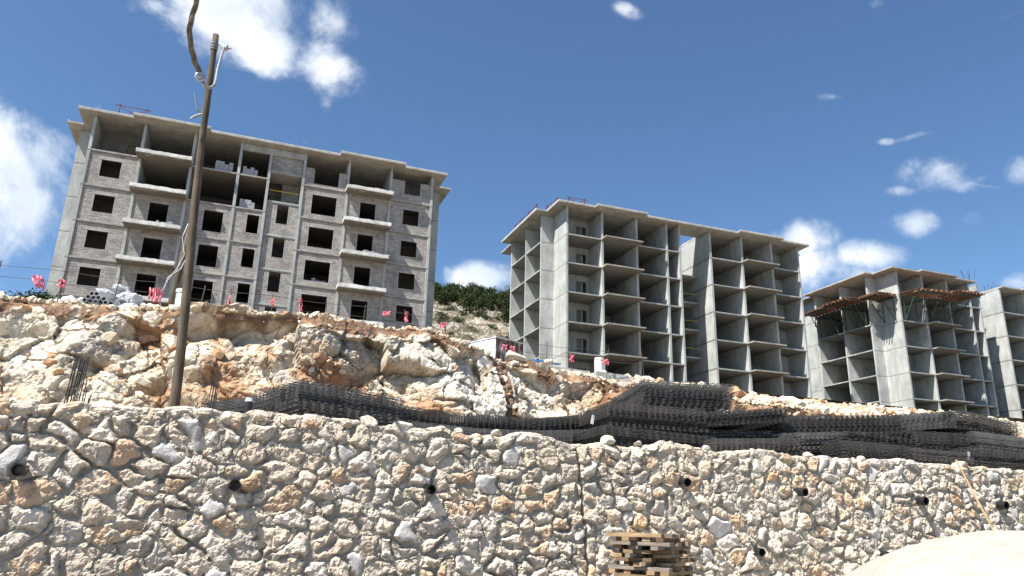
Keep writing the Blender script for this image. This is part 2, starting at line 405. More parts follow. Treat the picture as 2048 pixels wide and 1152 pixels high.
def f_leaf(base):
    def f(k, bs):
        oi = k.n('ShaderNodeObjectInfo').outputs['Random']; o = objc(k)
        n_ = k.noise(o, 2.5, 4, .6)
        c = k.mix(k.mapr(n_, .35, .68), tuple(b*.55 for b in base), tuple(b*1.5 for b in base))
        c = k.mix(1.0, c, k.ramp(oi, [(0, (.75, .8, .8)), (1, (1.3, 1.15, 1.0))]), 'MULTIPLY')
        return c, None, 0
    return f
PINE = mat('dark pine needles', f_leaf((.036, .052, .020)), .8, 0, .1)
BUSH = mat('scrub leaves', f_leaf((.06, .078, .03)), .8, 0, .1)
BARK = simple('pine bark', (.11, .075, .05), .3, 6)
def f_ground(k, bs):
    o = objc(k); c = k.mix(k.mapr(k.noise(o, .6, 6, .6), .35, .65), (.17, .15, .125), (.25, .225, .195)); return c, k.noise(o, 6, 6, .7), .05
GROUND = mat('dusty gravel ground', f_ground, 1, 0, .1)

# ------------------------------------------------------------------ ground
mb = MB(); v = [(-3000, -3000, 0), (3000, -3000, 0), (3000, 3000, 0), (-3000, 3000, 0)]
g_ = link('ground', mesh_np('ground', np.array(v, float), np.array([[0, 1, 2, 3]])), GROUND); tag(g_, kind='structure')

# ------------------------------------------------------------------ cliff, terrace and the shelf behind the wall
SX = np.array([-60, -5.9, -3, -.4, 2.3, 5.5, 7, 8.2, 11.4, 16, 20.1, 24.9, 29.7, 60]); 
ZT = np.array([5.3, 5.22, 5.34, 5.30, 5.55, 5.45, 5.15, 4.85, 4.6, 4.25, 3.95, 3.75, 3.6, 3.5])
def ztop(s): return np.interp(s, SX, ZT)+.10*fbm(s*.9, s*0+3.3, 3, 77)
def dtop(s): return 22+.7*fbm(s*.22, s*0, 3, 31)
def dfoot(s): return 20.2+.7*fbm(s*.18, s*0+5, 3, 32)
def terr(s, d):
    """terrace height (relative to the eye) behind the cliff edge"""
    zt = np.interp(s, SX, ZT)
    k = np.clip((s-7)/6, 0, 1)
    z28 = zt+.62+k*1.0
    a = np.clip((d-22)/6, 0, 1); b = np.clip((d-28)/32, 0, 1)
    return zt*(1-a)+z28*a*(1-b)*(a >= 1)+np.where(a < 1, (z28-zt*0)*a*0+z28*a, 0)+np.where(a >= 1, 12.35*b, 0)
def stain(s, z): return fbm(s*.33+z*.12, z*.5+s*.1, 5, 91, .6)
s_ax = np.concatenate([np.linspace(-42, -8.6, 120, endpoint=False), np.arange(-8.6, 19, .036), np.linspace(19, 34, 220, endpoint=False), np.linspace(34, 60, 60)])
NQ = 165; q_ax = np.linspace(0, 1, NQ)
Sg, Qg = np.meshgrid(s_ax, q_ax)
zt = ztop(Sg); z0 = .75+.15*fbm(Sg*.5, Sg*0+8, 2, 5)
Z = z0+(zt-z0)*Qg
lean = Qg**1.15
Dg = dfoot(Sg)+(dtop(Sg)-dfoot(Sg))*lean
wx = .16*fbm(Sg*.9, Z*.9, 3, 21); wy = .16*fbm(Sg*.9+9, Z*.9, 3, 22)
disp = np.zeros_like(Sg)
def facet2(x, y, seed):
    u_, v_ = x+y*.3660254+x*.3660254, y+(x+y)*.3660254; u_ = x+(x+y)*.3660254; i, j = np.floor(u_), np.floor(v_); fx, fy = u_-i, v_-j; k = np.zeros_like(i)
    a, d = h3(i, j, k, seed), h3(i+1, j+1, k, seed); b_, c_ = h3(i+1, j, k, seed), h3(i, j+1, k, seed)
    return np.where(fx > fy, a+(b_-a)*fx+(d-b_)*fy, a+(c_-a)*fy+(d-c_)*fx)-.5
for sc, amp, sd in ((3.1, 1.3, 701), (1.5, .55, 702), (.6, .20, 703), (.25, .08, 704)):
    disp += amp*facet2((Sg*.88+Z*.47+wx*1.6)/sc, (-Sg*.47+Z*.88+wy*1.6)/sc, sd)
def blocks(X, Y, E, cx, cy, r, amp):
    dx_, dy_ = X-cx, Y-cy; f = np.zeros_like(X)
    for q in range(6):
        th = 2*math.pi*q/6+r[q % 5]*1.1+.3; sl = .15+1.5*((r[(q+1) % 5]*7.3+q*.37) % 1.0)**1.5; of = .05+.22*((r[(q+2) % 5]*5.1+q*.61) % 1.0)
        f = np.maximum(f, sl*(dx_*np.cos(th)+dy_*np.sin(th)-of))
    return amp*((r[0]-.5)*.8-f+dx_*(r[1]-.5)*.8+dy_*(r[2]-.5)*.8)
for sc, amp, sd in ((2.5, .85, 200), (1.05, .36, 230), (.44, .12, 260), (.2, .04, 290)):
    ang = .5 if sc > .8 else -.3
    X = (Sg*math.cos(ang)+Z*math.sin(ang)+wx)/sc; Y = (-Sg*math.sin(ang)+Z*math.cos(ang)+wy)/(sc*.8)
    E, cx, cy, r = voro(X, Y, sd, .95, .15 if sc > .8 else 0, 2 if sc > .8 else 1)
    disp += blocks(X, Y, E, cx, cy, r, amp)
    if sc > 2: Ebig, rbig = E, r
    elif sc > .8: Emid, rmid = E, r
    elif sc > .35: Esm, rsm = E, r
disp += .02*fbm(Sg*3, Z*3, 4, 41)+.02*fbm(Sg*13, Z*13, 3, 42)
env = sstep(0, .1, Qg)*.85+.15; env = env*(1-.75*sstep(.9, 1.0, Qg))
# soil band below the edge is rougher, crumbly
soilh = .36+.34*fbm(Sg*.5, Sg*0+1, 3, 55)
soil = 1-sstep(soilh*.45, soilh*.85, (zt-Z)+.28*fbm(Sg*2.2, Z*2.2, 3, 56))
disp = disp*(1-.6*soil)+soil*(.10*fbm(Sg*5, Z*5, 4, 57))
nD, nZ = .93, .30
Dp = Dg-disp*nD*env; Zp = Z+disp*nZ*env*.6
# colours
white = np.array([.73, .67, .57]); cream = np.array([.64, .555, .43]); grey = np.array([.42, .39, .35]); orange = np.array([.40, .225, .12]); ochre = np.array([.52, .39, .25]); brown = np.array([.17, .095, .055])
def lerp(a, b, t): return a*(1-t[..., None])+b*t[..., None]
c = lerp(white[None, None], cream[None, None], np.clip(rmid[3]*1.1, 0, 1))
c = lerp(c, grey[None, None], sstep(.62, .78, rbig[4])*.55)
c = lerp(c, grey[None, None], sstep(.8, .9, rmid[4])*.5)
st = stain(Sg, Z)
c = lerp(c, ochre[None, None], sstep(-.1, .55, st+.5*(rmid[1]-.5))*.72)
c = lerp(c, orange[None, None], sstep(.42, .95, st+.45*fbm(Sg*2.4, Z*2.4, 4, 93)+.35*sstep(.12, 0, Ebig))*.85)
crk = (1-sstep(0, .045, Ebig))*.55
c = lerp(c, orange[None, None]*.7, np.clip(crk, 0, 1)*sstep(-.3, .3, st))
c = c*(.93+.20*(rmid[2]-.5)+.22*(rsm[2]-.5)+.10*fbm(Sg*2.7, Z*2.7, 5, 97, .6))[..., None]
cr2 = np.maximum(1-sstep(0, .05, Emid), (1-sstep(0, .06, Esm))*(rsm[4] > .6))*sstep(-.1, .4, fbm(Sg*1.2, Z*1.2, 3, 98)+.1)
c = lerp(c, brown[None, None], cr2*.5)
soilc = lerp(brown[None, None], orange[None, None]*.85, sstep(-.1, .7, fbm(Sg*3, Z*3, 4, 95)))
c = lerp(c, soilc, soil*.92)
V1 = Wn(Sg, Dp, Zp); C1 = c
# terrace strip, shelf strip
t_ax = np.concatenate([np.linspace(.04, 6, 110), np.linspace(6.3, 52, 60)])
St, Tt = np.meshgrid(s_ax, t_ax)
Dt = dtop(St)+Tt
tz = np.interp(St, SX, ZT)
k_ = np.clip((St-7)/6, 0, 1); z28 = tz+.62+k_*1.0
a_ = np.clip(Tt/6, 0, 1); b_ = np.clip((Tt-6)/32, 0, 1)
Zt = np.where(a_ < 1, tz*(1-a_)+z28*a_, z28*(1-b_)+12.35*b_)
lump = np.clip(vn2(St*2.6, Tt*2.6, 61), 0, 1)*.16+.09*fbm(St*5.5, Tt*5.5, 3, 62)
Zt = Zt+(ztop(St)-tz)*np.exp(-Tt)+(lump+.14*fbm(St*.8, Tt*.8, 3, 63))*np.clip(1.3-Tt/12, .25, 1)
m_ = sstep(-.35, .35, fbm(St*4.5, Tt*4.5, 4, 64))
Ct = lerp(np.array([.36, .25, .16])[None, None], np.array([.58, .49, .37])[None, None], m_)
Ct = lerp(Ct, brown[None, None], sstep(.25, .7, fbm(St*1.1, Tt*1.1, 3, 65))*.6)
Ct = Ct*(1-.5*sstep(9, 16, Tt))[..., None]
V2 = Wn(St, Dt, Zt)
f_ax = np.linspace(0, 1, 14)[:-1]
Sf, Ff = np.meshgrid(s_ax, f_ax)
Dst = 9.72+.0335*Sf
Df = Dst+(dfoot(Sf)-Dst)*Ff; Zf = np.where(Ff < .0001, -1.62, .62+.12*fbm(Sf, Df, 3, 66))
V0 = Wn(Sf, Df, Zf); C0 = np.broadcast_to(np.array([.50, .43, .34]), V0.shape)*(1+.2*fbm(Sf*2, Df*2, 3, 67))[..., None]
VV = np.concatenate([V0, V1, V2], 0); CC = np.clip(np.concatenate([C0, C1, Ct], 0), 0, 1)
me = mesh_np('rock_cliff', VV.reshape(-1, 3), grid_faces(*VV.shape[:2]), cols=CC.reshape(-1, 3))
o = link('rock_cliff', me, CLIFF); tag(o, kind='structure')
def zter(s, d):
    s = float(s); tz = float(np.interp(s, SX, ZT)); T = d-float(dtop(np.array([s]))[0])
    k_ = min(max((s-7)/6, 0), 1); z28 = tz+.62+k_
    return tz+(z28-tz)*max(T, 0)/6 if T < 6 else z28+(12.35-z28)*min((T-6)/32, 1)

# hillside behind the buildings
hs = np.concatenate([np.linspace(-140, 10, 60, endpoint=False), np.linspace(10, 80, 330, endpoint=False), np.linspace(80, 220, 60)]); hd = np.concatenate([np.linspace(58, 170, 300), np.linspace(172, 320, 40)])
Sh, Dh = np.meshgrid(hs, hd)
bump_ = np.exp(-((Sh-Dh*.33)/(Dh*.34))**4)
def hillz(S, D):
    b = np.exp(-((S-D*.33)/(D*.34))**4)
    p = np.interp(D, [58, 74, 150, 175, 320], [0, .2, 31.7, 41, 43])
    return 12.3+p*(.16+.84*b)
Zh = hillz(Sh, Dh)
lay = Zh*1.1+.8*fbm(Sh*.05, Dh*.05, 3, 71)
led = (lay-np.floor(lay)); Zh = Zh+(.45*sstep(.55, 1, led)-.2)*sstep(74, 84, Dh)+.8*(np.abs(fbm(Sh*.28, Dh*.28, 5, 72, .6))-.3)*sstep(66, 80, Dh)
Chh = lerp(np.array([.17, .13, .085])[None, None], np.array([.42, .375, .31])[None, None], sstep(-.35, .35, fbm(Sh*.35, Zh*2.6, 5, 73, .7)))
Chh = lerp(Chh, np.array([.13, .12, .07])[None, None], sstep(.15, .5, fbm(Sh*.3, Dh*.3, 4, 74))*.7)
o = link('hillside', mesh_np('hillside', Wn(Sh, Dh, Zh).reshape(-1, 3), grid_faces(*Sh.shape), cols=Chh.reshape(-1, 3)), mat('limestone hillside', lambda k, b: f_attr(k, b, .25, .6, .5, 5, 20), .97, 0, .1)); tag(o, kind='structure')

# ------------------------------------------------------------------ rocks
def ico(sub):
    bm = bmesh.new(); bmesh.ops.create_icosphere(bm, subdivisions=sub, radius=1)
    v = np.array([tuple(x.co) for x in bm.verts]); f = np.array([[q.index for q in p.verts] for p in bm.faces]); bm.free(); return v, f
ICO1, ICO2, ICO3 = ico(1), ico(2), ico(3)
def rockverts(base, n, r_=rng):
    v, f = base; nv = len(v); out = np.empty((n, nv, 3))
    for i in range(n):
        p = v.copy()
        for _ in range(7):
            d = r_.normal(size=3); d /= np.linalg.norm(d); h = r_.uniform(.5, .85); t = p@d; p = p-np.outer(np.clip(t-h, 0, None), d)
        out[i] = p
    return out, f
ROCKB, ROCKF = rockverts(ICO1, 24)
def scatter(name, mat_, P, size, cols, squash=.75):
    n = len(P); b = ROCKB[rng.integers(0, len(ROCKB), n)]
    a = rng.uniform(0, 6.28, n); ca, sa = np.cos(a), np.sin(a)
    asp = rng.uniform(.6, 1.3, (n, 1, 3))*np.array([1, 1, squash]); b = b*asp*size[:, None, None]
    x = b[..., 0]*ca[:, None]-b[..., 1]*sa[:, None]; y = b[..., 0]*sa[:, None]+b[..., 1]*ca[:, None]
    t = rng.uniform(-.5, .5, n)[:, None]; z = b[..., 2]+x*t
    vv = np.stack([x, y, z], -1)+P[:, None, :]; nv = b.shape[1]
    ff = (ROCKF[None]+np.arange(n)[:, None, None]*nv).reshape(-1, 3)
    cc = np.repeat(cols[:, None, :], nv, 1).reshape(-1, 3)
    return link(name, mesh_np(name, vv.reshape(-1, 3), None, ff, cc), mat_)
def rcol(n):
    t = rng.uniform(0, 1, n)[:, None]; u_ = (rng.uniform(0, 1, n) < .25)[:, None]
    c = np.array([.70, .63, .51])*(1-t)+np.array([.56, .45, .31])*t
    return np.where(u_, np.array([.42, .25, .14])*(1+.4*t), c)*rng.uniform(.85, 1.12, (n, 1))
n = 9000
ss = rng.uniform(-14, 34, n); tt = np.abs(rng.gamma(1.25, 1.3, n)); 
dd = dtop(ss)+tt+.02; zz = np.array([zter(a, b) for a, b in zip(ss, dd)])+.05+(ztop(ss)-np.interp(ss, SX, ZT))*np.exp(-tt)
sz = np.clip(rng.lognormal(-2.75, .5, n), .03, .24)
P = Wn(ss, dd, zz+sz*.3)
tag(scatter('rubble', RUBBLE, P, sz, rcol(n)), 'loose broken limestone and soil along the top of the cut bank', 'rubble', kind='stuff')
n = 1500
ss = rng.uniform(-10, 22, n); qq = rng.uniform(0, 1, n)**1.6
iS = np.clip(np.searchsorted(s_ax, ss), 0, len(s_ax)-1); iQ = np.clip((qq*NQ).astype(int), 0, NQ-1)
P = V1[iQ, iS]; keep = (disp[iQ, iS] < .1); P = P[keep]; sz = np.clip(rng.lognormal(-2.7, .6, len(P)), .03, .3)
tag(scatter('rock_debris', RUBBLE, P, sz, rcol(len(P))), 'small broken stones caught on the ledges of the rock face', 'stones', kind='stuff')
n = 4200
ss = rng.uniform(15, 62, n); tt = rng.uniform(.3, 30, n); dd = dtop(ss)+tt
zz = np.array([zter(a, b) for a, b in zip(ss, dd)])+.10; sz = np.clip(rng.lognormal(-1.95, .55, n), .05, .5)
tag(scatter('rubble', RUBBLE, Wn(ss, dd, zz+sz*.2), sz, rcol(n)*.92), 'broken stones strewn over the slope below the right block', 'rubble', kind='stuff')
# boulders one can tell apart on the bank edge
ROCKH, ROCKHF = rockverts(ICO3, 10)
def boulder(i, s, d, z, r, label, m=STONE, grp=None, flat=.75):
    v = ROCKH[i % 10].copy(); v = v*(1+.05*vn(v[:, 0]*3+i, v[:, 1]*3, v[:, 2]*3, i)[:, None])+.03*vn(v[:, 0]*8, v[:, 1]*8, v[:, 2]*8+i, i+5)[:, None]*v
    v = v*np.array([1.15, .9, flat])*r
    o = link('boulder' if r > .2 else 'loose_stone', mesh_np('rock', v, None, ROCKHF), m, None, W(s, d, z), (0, 0, i*1.3)); tag(o, label, 'boulder' if r > .2 else 'stone', grp)
for i, (s, d, z, r, lb) in enumerate([(-8.1, 23, 5.55, .55, 'pale boulder on the bank at the far left, left of the sacks'), (-6.6, 22.9, 5.6, .42, 'rounded pale boulder on the bank edge below the small tree'),
    (12.5, 29, 6.6, .22, 'pale boulder on the bank beside the rusty container'), (14.6, 28, 6.12, .2, 'white boulder between the two pink tapes below the bare concrete block'),
    (2.9, 22.6, 5.5, .5, 'large grey brown boulder bulging at the bank edge below the right balconies'), (8.6, 22.6, 5.1, .45, 'cream boulder on the slope below the hillside gap')]):
    boulder(i, s, d, z, r, lb)

# ------------------------------------------------------------------ retaining wall
WA = np.array([-5.286, 8.0]); WU = np.array([.92532, .37918]); WNn = np.array([.37918, -.92532])
WZ0, WZ1 = -1.6, 1.10
sw = np.concatenate([np.linspace(-9, -3.5, 170, endpoint=False), np.arange(-3.5, 17.2, .0135), np.linspace(17.2, 32, 430)]); tv = np.arange(WZ0, WZ1, .0135)
cap = np.concatenate([np.arange(.0135, .2, .0135), np.arange(.22, .62, .04)])
Sw, Tw = np.meshgrid(sw, np.concatenate([tv, WZ1+cap]))
# joint between the two wall sections
jx = 6.82+.10*np.clip((.6-Tw)/1.6, -1, 1.5)+.035*fbm(Tw*4, Tw*0, 3, 8)
right = Sw > jx
SXc, SYc = .268, .205
wxx = .10*fbm(Sw*1.6, Tw*1.6, 3, 301)+.022*fbm(Sw*9, Tw*9, 2, 303); wyy = .08*fbm(Sw*1.6+7, Tw*1.6, 3, 302)+.022*fbm(Sw*9+3, Tw*9, 2, 304)
Xv = (Sw+wxx)/SXc+np.where(right, 900.5, 0); Yv = (Tw+wyy)/SYc
Xv = Xv+.5*(np.floor(Yv) % 2)*0
E, cx, cy, r = voro(Xv, Yv, 500, .88, .10, 2)
Em = E*.23
dx = (Xv-cx)*SXc; dy = (Yv-cy)*SYc
gap = .013+.027*r[0]**1.3
# second small stones filling large mortar pockets
E2, cx2, cy2, r2 = voro(Sw/.15, Tw/.12, 540, .9, .35, 2)
m = Em-gap-.007*fbm(Sw*16, Tw*16, 3, 305)
smooth_st = r[4] < .055
Hs = .025+.032*r[1]
prof = np.clip(1-np.exp(-np.clip(m, 0, None)/.014), 0, 1)
fac1 = voro(Sw/.13+r[2]*50, Tw/.11+r[3]*50, 560, .9, 0, 1)
facet = ((fac1[3][0]-.5)*.020+(((Sw/.13+r[2]*50)-fac1[1])*(fac1[3][1]-.5)+((Tw/.11+r[3]*50)-fac1[2])*(fac1[3][2]-.5))*.045)
rough_ = .011*fbm(Sw*15, Tw*15, 4, 310, .65)
tilt = dx*(r[2]-.5)*.30+dy*(r[3]-.40)*.40
hst = (Hs+tilt+np.where(smooth_st, 0.002, 1)*(facet+rough_))*prof
pocket = sstep(.1, .7, fbm(Sw*2.3, Tw*2.3, 3, 320)+.25)
mort = .009*fbm(Sw*14, Tw*14, 4, 311, .7)+.012*fbm(Sw*3, Tw*3, 2, 312)-.024*(1-sstep(-.25, .15, fbm(Sw*2.3, Tw*2.3, 3, 320)+.25))*sstep(.0, .010, gap-Em)+.004
small = (E2*.13 > .018) & (r2[0] < .55) & (Em < gap)
hm = mort+np.where(small, .022+.01*rough_, 0)
isst = m > 0
h = np.where(isst, np.maximum(hst, mort-.004), hm)
gj = np.exp(-((Sw-jx)/.016)**2); h = h-.08*gj
# colour
pal = np.array([[.63, .53, .41], [.67, .585, .47], [.60, .495, .37], [.64, .53, .40], [.56, .475, .37], [.69, .61, .51], [.58, .42, .28], [.52, .46, .38]])
pi_ = np.minimum((r[3]*8).astype(int), 7); pi_ = np.where((pi_ == 6) & (r[2] > .75), 0, pi_)
Cw = pal[pi_]*(0.9+.2*r[1])[..., None]*np.array([1.03, 1.01, 1.03])
tint = sstep(.1, .6, fbm(Sw*5+r[2]*9, Tw*5, 4, 330))*(r[4] > .6)
Cw = lerp(Cw, np.array([.55, .33, .17])[None, None], tint*.6)
Cw = np.where(smooth_st[..., None], np.array([.60, .56, .52]), Cw)
mc = np.array([.37, .33, .27])*(1+.18*fbm(Sw*6, Tw*6, 4, 333))[..., None]
mc = np.where((small & (E2*.13 > .02))[..., None], pal[1]*.92, mc)
edge = sstep(-.001, .004, m)
mud = sstep(.2, .55, fbm(Sw*3.2, Tw*3.2, 5, 334, .6)+.12)*np.exp(-np.clip(m, 0, None)/.03)
Cw = lerp(mc, Cw, edge*(1-.75*mud))
# geometry: front face with a slight batter, rolling over onto the cap
bat = (Tw-WZ0)*.03
topvar = .05*fbm(sw*1.3, sw*0+2, 3, 345)[None, :]
isc = Tw > WZ1
over = np.clip(Tw-WZ1, 0, None); ang = np.clip(over/.05, 0, 1)*math.pi/2
nx = np.where(isc, np.cos(ang), 1.); nz = np.where(isc, np.sin(ang), 0.)
bx = np.where(isc, -(.03*np.sin(ang)*0+np.clip(over-.02, 0, None)), 0)-bat
hz = np.where(isc, np.minimum(over, .03), Tw)
stick = sstep(WZ1-.55, WZ1+.02, Tw)
hh = h*np.where(isc, .45, 1)
off = bx+hh*nx; zz_ = np.where(isc, WZ1+np.minimum(over, .03), Tw)+hh*nz+stick*(topvar+.018*fbm(Sw*6, Sw*0+4, 2, 346))
Px = WA[0]+Sw*WU[0]+off*WNn[0]; Py = WA[1]+Sw*WU[1]+off*WNn[1]
VW = np.stack([Px, Py, zz_+EYE], -1); CW = Cw
# back skirt so that the wall is a solid body
back = np.stack([WA[0]+sw*WU[0]-.62*WNn[0], WA[1]+sw*WU[1]-.62*WNn[1], np.full_like(sw, WZ0+EYE)], -1)[None]
VW = np.concatenate([VW, back], 0); CW = np.concatenate([CW, np.full_like(back, .3)], 0)
wall = empty('retaining_wall', (WA[0], WA[1], 0)); tag(wall, 'long rough limestone rubble wall in grey mortar along the foreground', 'wall')
vm = VW.reshape(-1, 3)-np.array([WA[0], WA[1], 0])
link('masonry', mesh_np('masonry', vm, grid_faces(*VW.shape[:2]), cols=np.clip(CW, 0, 1).reshape(-1, 3)), MASON, wall)
def wpt(s, z, off=0): return Vector((s*WU[0]+off*WNn[0], s*WU[1]+off*WNn[1], z+EYE))
def pipe_me(r_, l_):
    b = MB(); seg = 20
    def ring(rr, y): return [(rr*math.cos(2*math.pi*k/seg), y, rr*math.sin(2*math.pi*k/seg)) for k in range(seg)]
    rs = [ring(r_, 0), ring(r_, l_), ring(r_*.84, l_), ring(r_*.84, 0.0)]
    v = np.array([p for rr in rs for p in rr]); q = []
    for i in range(4):
        for k in range(seg): q.append((i*seg+k, i*seg+(k+1) % seg, ((i+1) % 4)*seg+(k+1) % seg, ((i+1) % 4)*seg+k))
    return mesh_np('pipe', v, np.array(q), smooth=False)
yaw_n = math.atan2(WNn[1], WNn[0])-math.pi/2
for (s, z, r_) in [(.23, .44, .068), (2.37, .37, .066), (4.64, .41, .060), (8.5, .65, .062), (10.62, .59, .062), (9.72, -.29, .062), (12.23, -.32, .065), (13.18, .54, .07), (15.17, .53, .07)]:
    o = link('drain_pipe', pipe_me(r_, .5), PVC, wall, wpt(s, z, -.385), (R(-4), 0, yaw_n+random.uniform(-.08, .08)))
for i, (s, r_) in enumerate([(.2, .05), (1.9, .09), (3.84, .13), (4.3, .11), (5.05, .07), (5.6, .08), (7.3, .11), (7.8, .07), (8.2, .09), (9.0, .07), (9.9, .06), (11.0, .08), (12.1, .08), (14.45, .13), (2.9, .06)]):
    p = wpt(s, WZ1+.015+r_*.4, -.14)+Vector((WA[0], WA[1], 0))
    v = ROCKH[(i*3+1) % 10].copy(); v = v*(1+.06*vn(v[:, 0]*3+i, v[:, 1]*3, v[:, 2]*3, i)[:, None])*np.array([1.25, .9, .7])*r_
    o = link('loose_stone', mesh_np('rock', v, None, ROCKHF), STONE, None, p, (0, random.uniform(-.15, .15), i*1.1))
    names = ['small loose stone on the wall top at the far left', 'loose stone on the wall top under the thin rebar', 'largest white loose stone on the wall top below the left mesh bundle', 'white loose stone just right of the largest one on the wall top', 'small stone on the wall top below the sagging mesh', 'pale stone on the wall top below the sagging mesh, further right', 'angular stone on the wall top just right of the vertical joint', 'little stone on the wall top, second after the vertical joint', 'loose stone on the wall top, third after the vertical joint', 'flat loose stone on the wall top under the wide bundles', 'tiny loose stone on the wall top under the low bundles', 'loose stone on the wall top above the middle drain pipes', 'grey loose stone on the wall top left of the leaning board', 'big pale stone on the wall top right of the leaning board', 'tiny stone on the wall top under the left mesh bundle']
    tag(o, names[i], 'stone', 'loose stones on top of the wall')
# leaning board
b = MB(); a_ = wpt(14.05, 1.22, .10)+Vector((WA[0], WA[1], 0)); c_ = wpt(14.62, -1.6, .85)+Vector((WA[0], WA[1], 0))
d_ = (c_-a_); b.bar((0, 0, 0), (0, 0, -d_.length), .125, .028)
o = b.build('plank', PLANK, None, False, a_, (-d_).to_track_quat('Z', 'Y').to_euler()); o.rotation_euler = (-d_).to_track_quat('Z', 'X').to_euler()
tag(o, 'long pale board leaning against the stone wall beside the white sand heap', 'plank')

# sand heap
ax = np.linspace(-5.5, 5.5, 240); XX, YY = np.meshgrid(ax, ax); rr = np.sqrt((XX/1.08)**2+YY**2)+.12*fbm(XX*.7, YY*.7, 3, 399)
zh = 1.635-.16*np.clip(rr-1.15, 0, 1.9)**2.0-.62*np.clip(rr-3.05, 0, None)+.035*fbm(XX*1.3, YY*1.3, 4, 400)+.018*fbm(XX*7, YY*7, 4, 401)+.008*fbm(XX*22, YY*22, 2, 402)
zh = np.maximum(zh, -.02)
SP = W(10.25, 6.2, -EYE)
o = link('sand_heap', mesh_np('sand_heap', np.stack([XX, YY, zh], -1).reshape(-1, 3), grid_faces(240, 240), smooth=True), SAND, None, SP, (0, 0, TH)); tag(o, 'large smooth heap of white crushed sand in front of the stone wall', 'sand heap', kind='stuff')

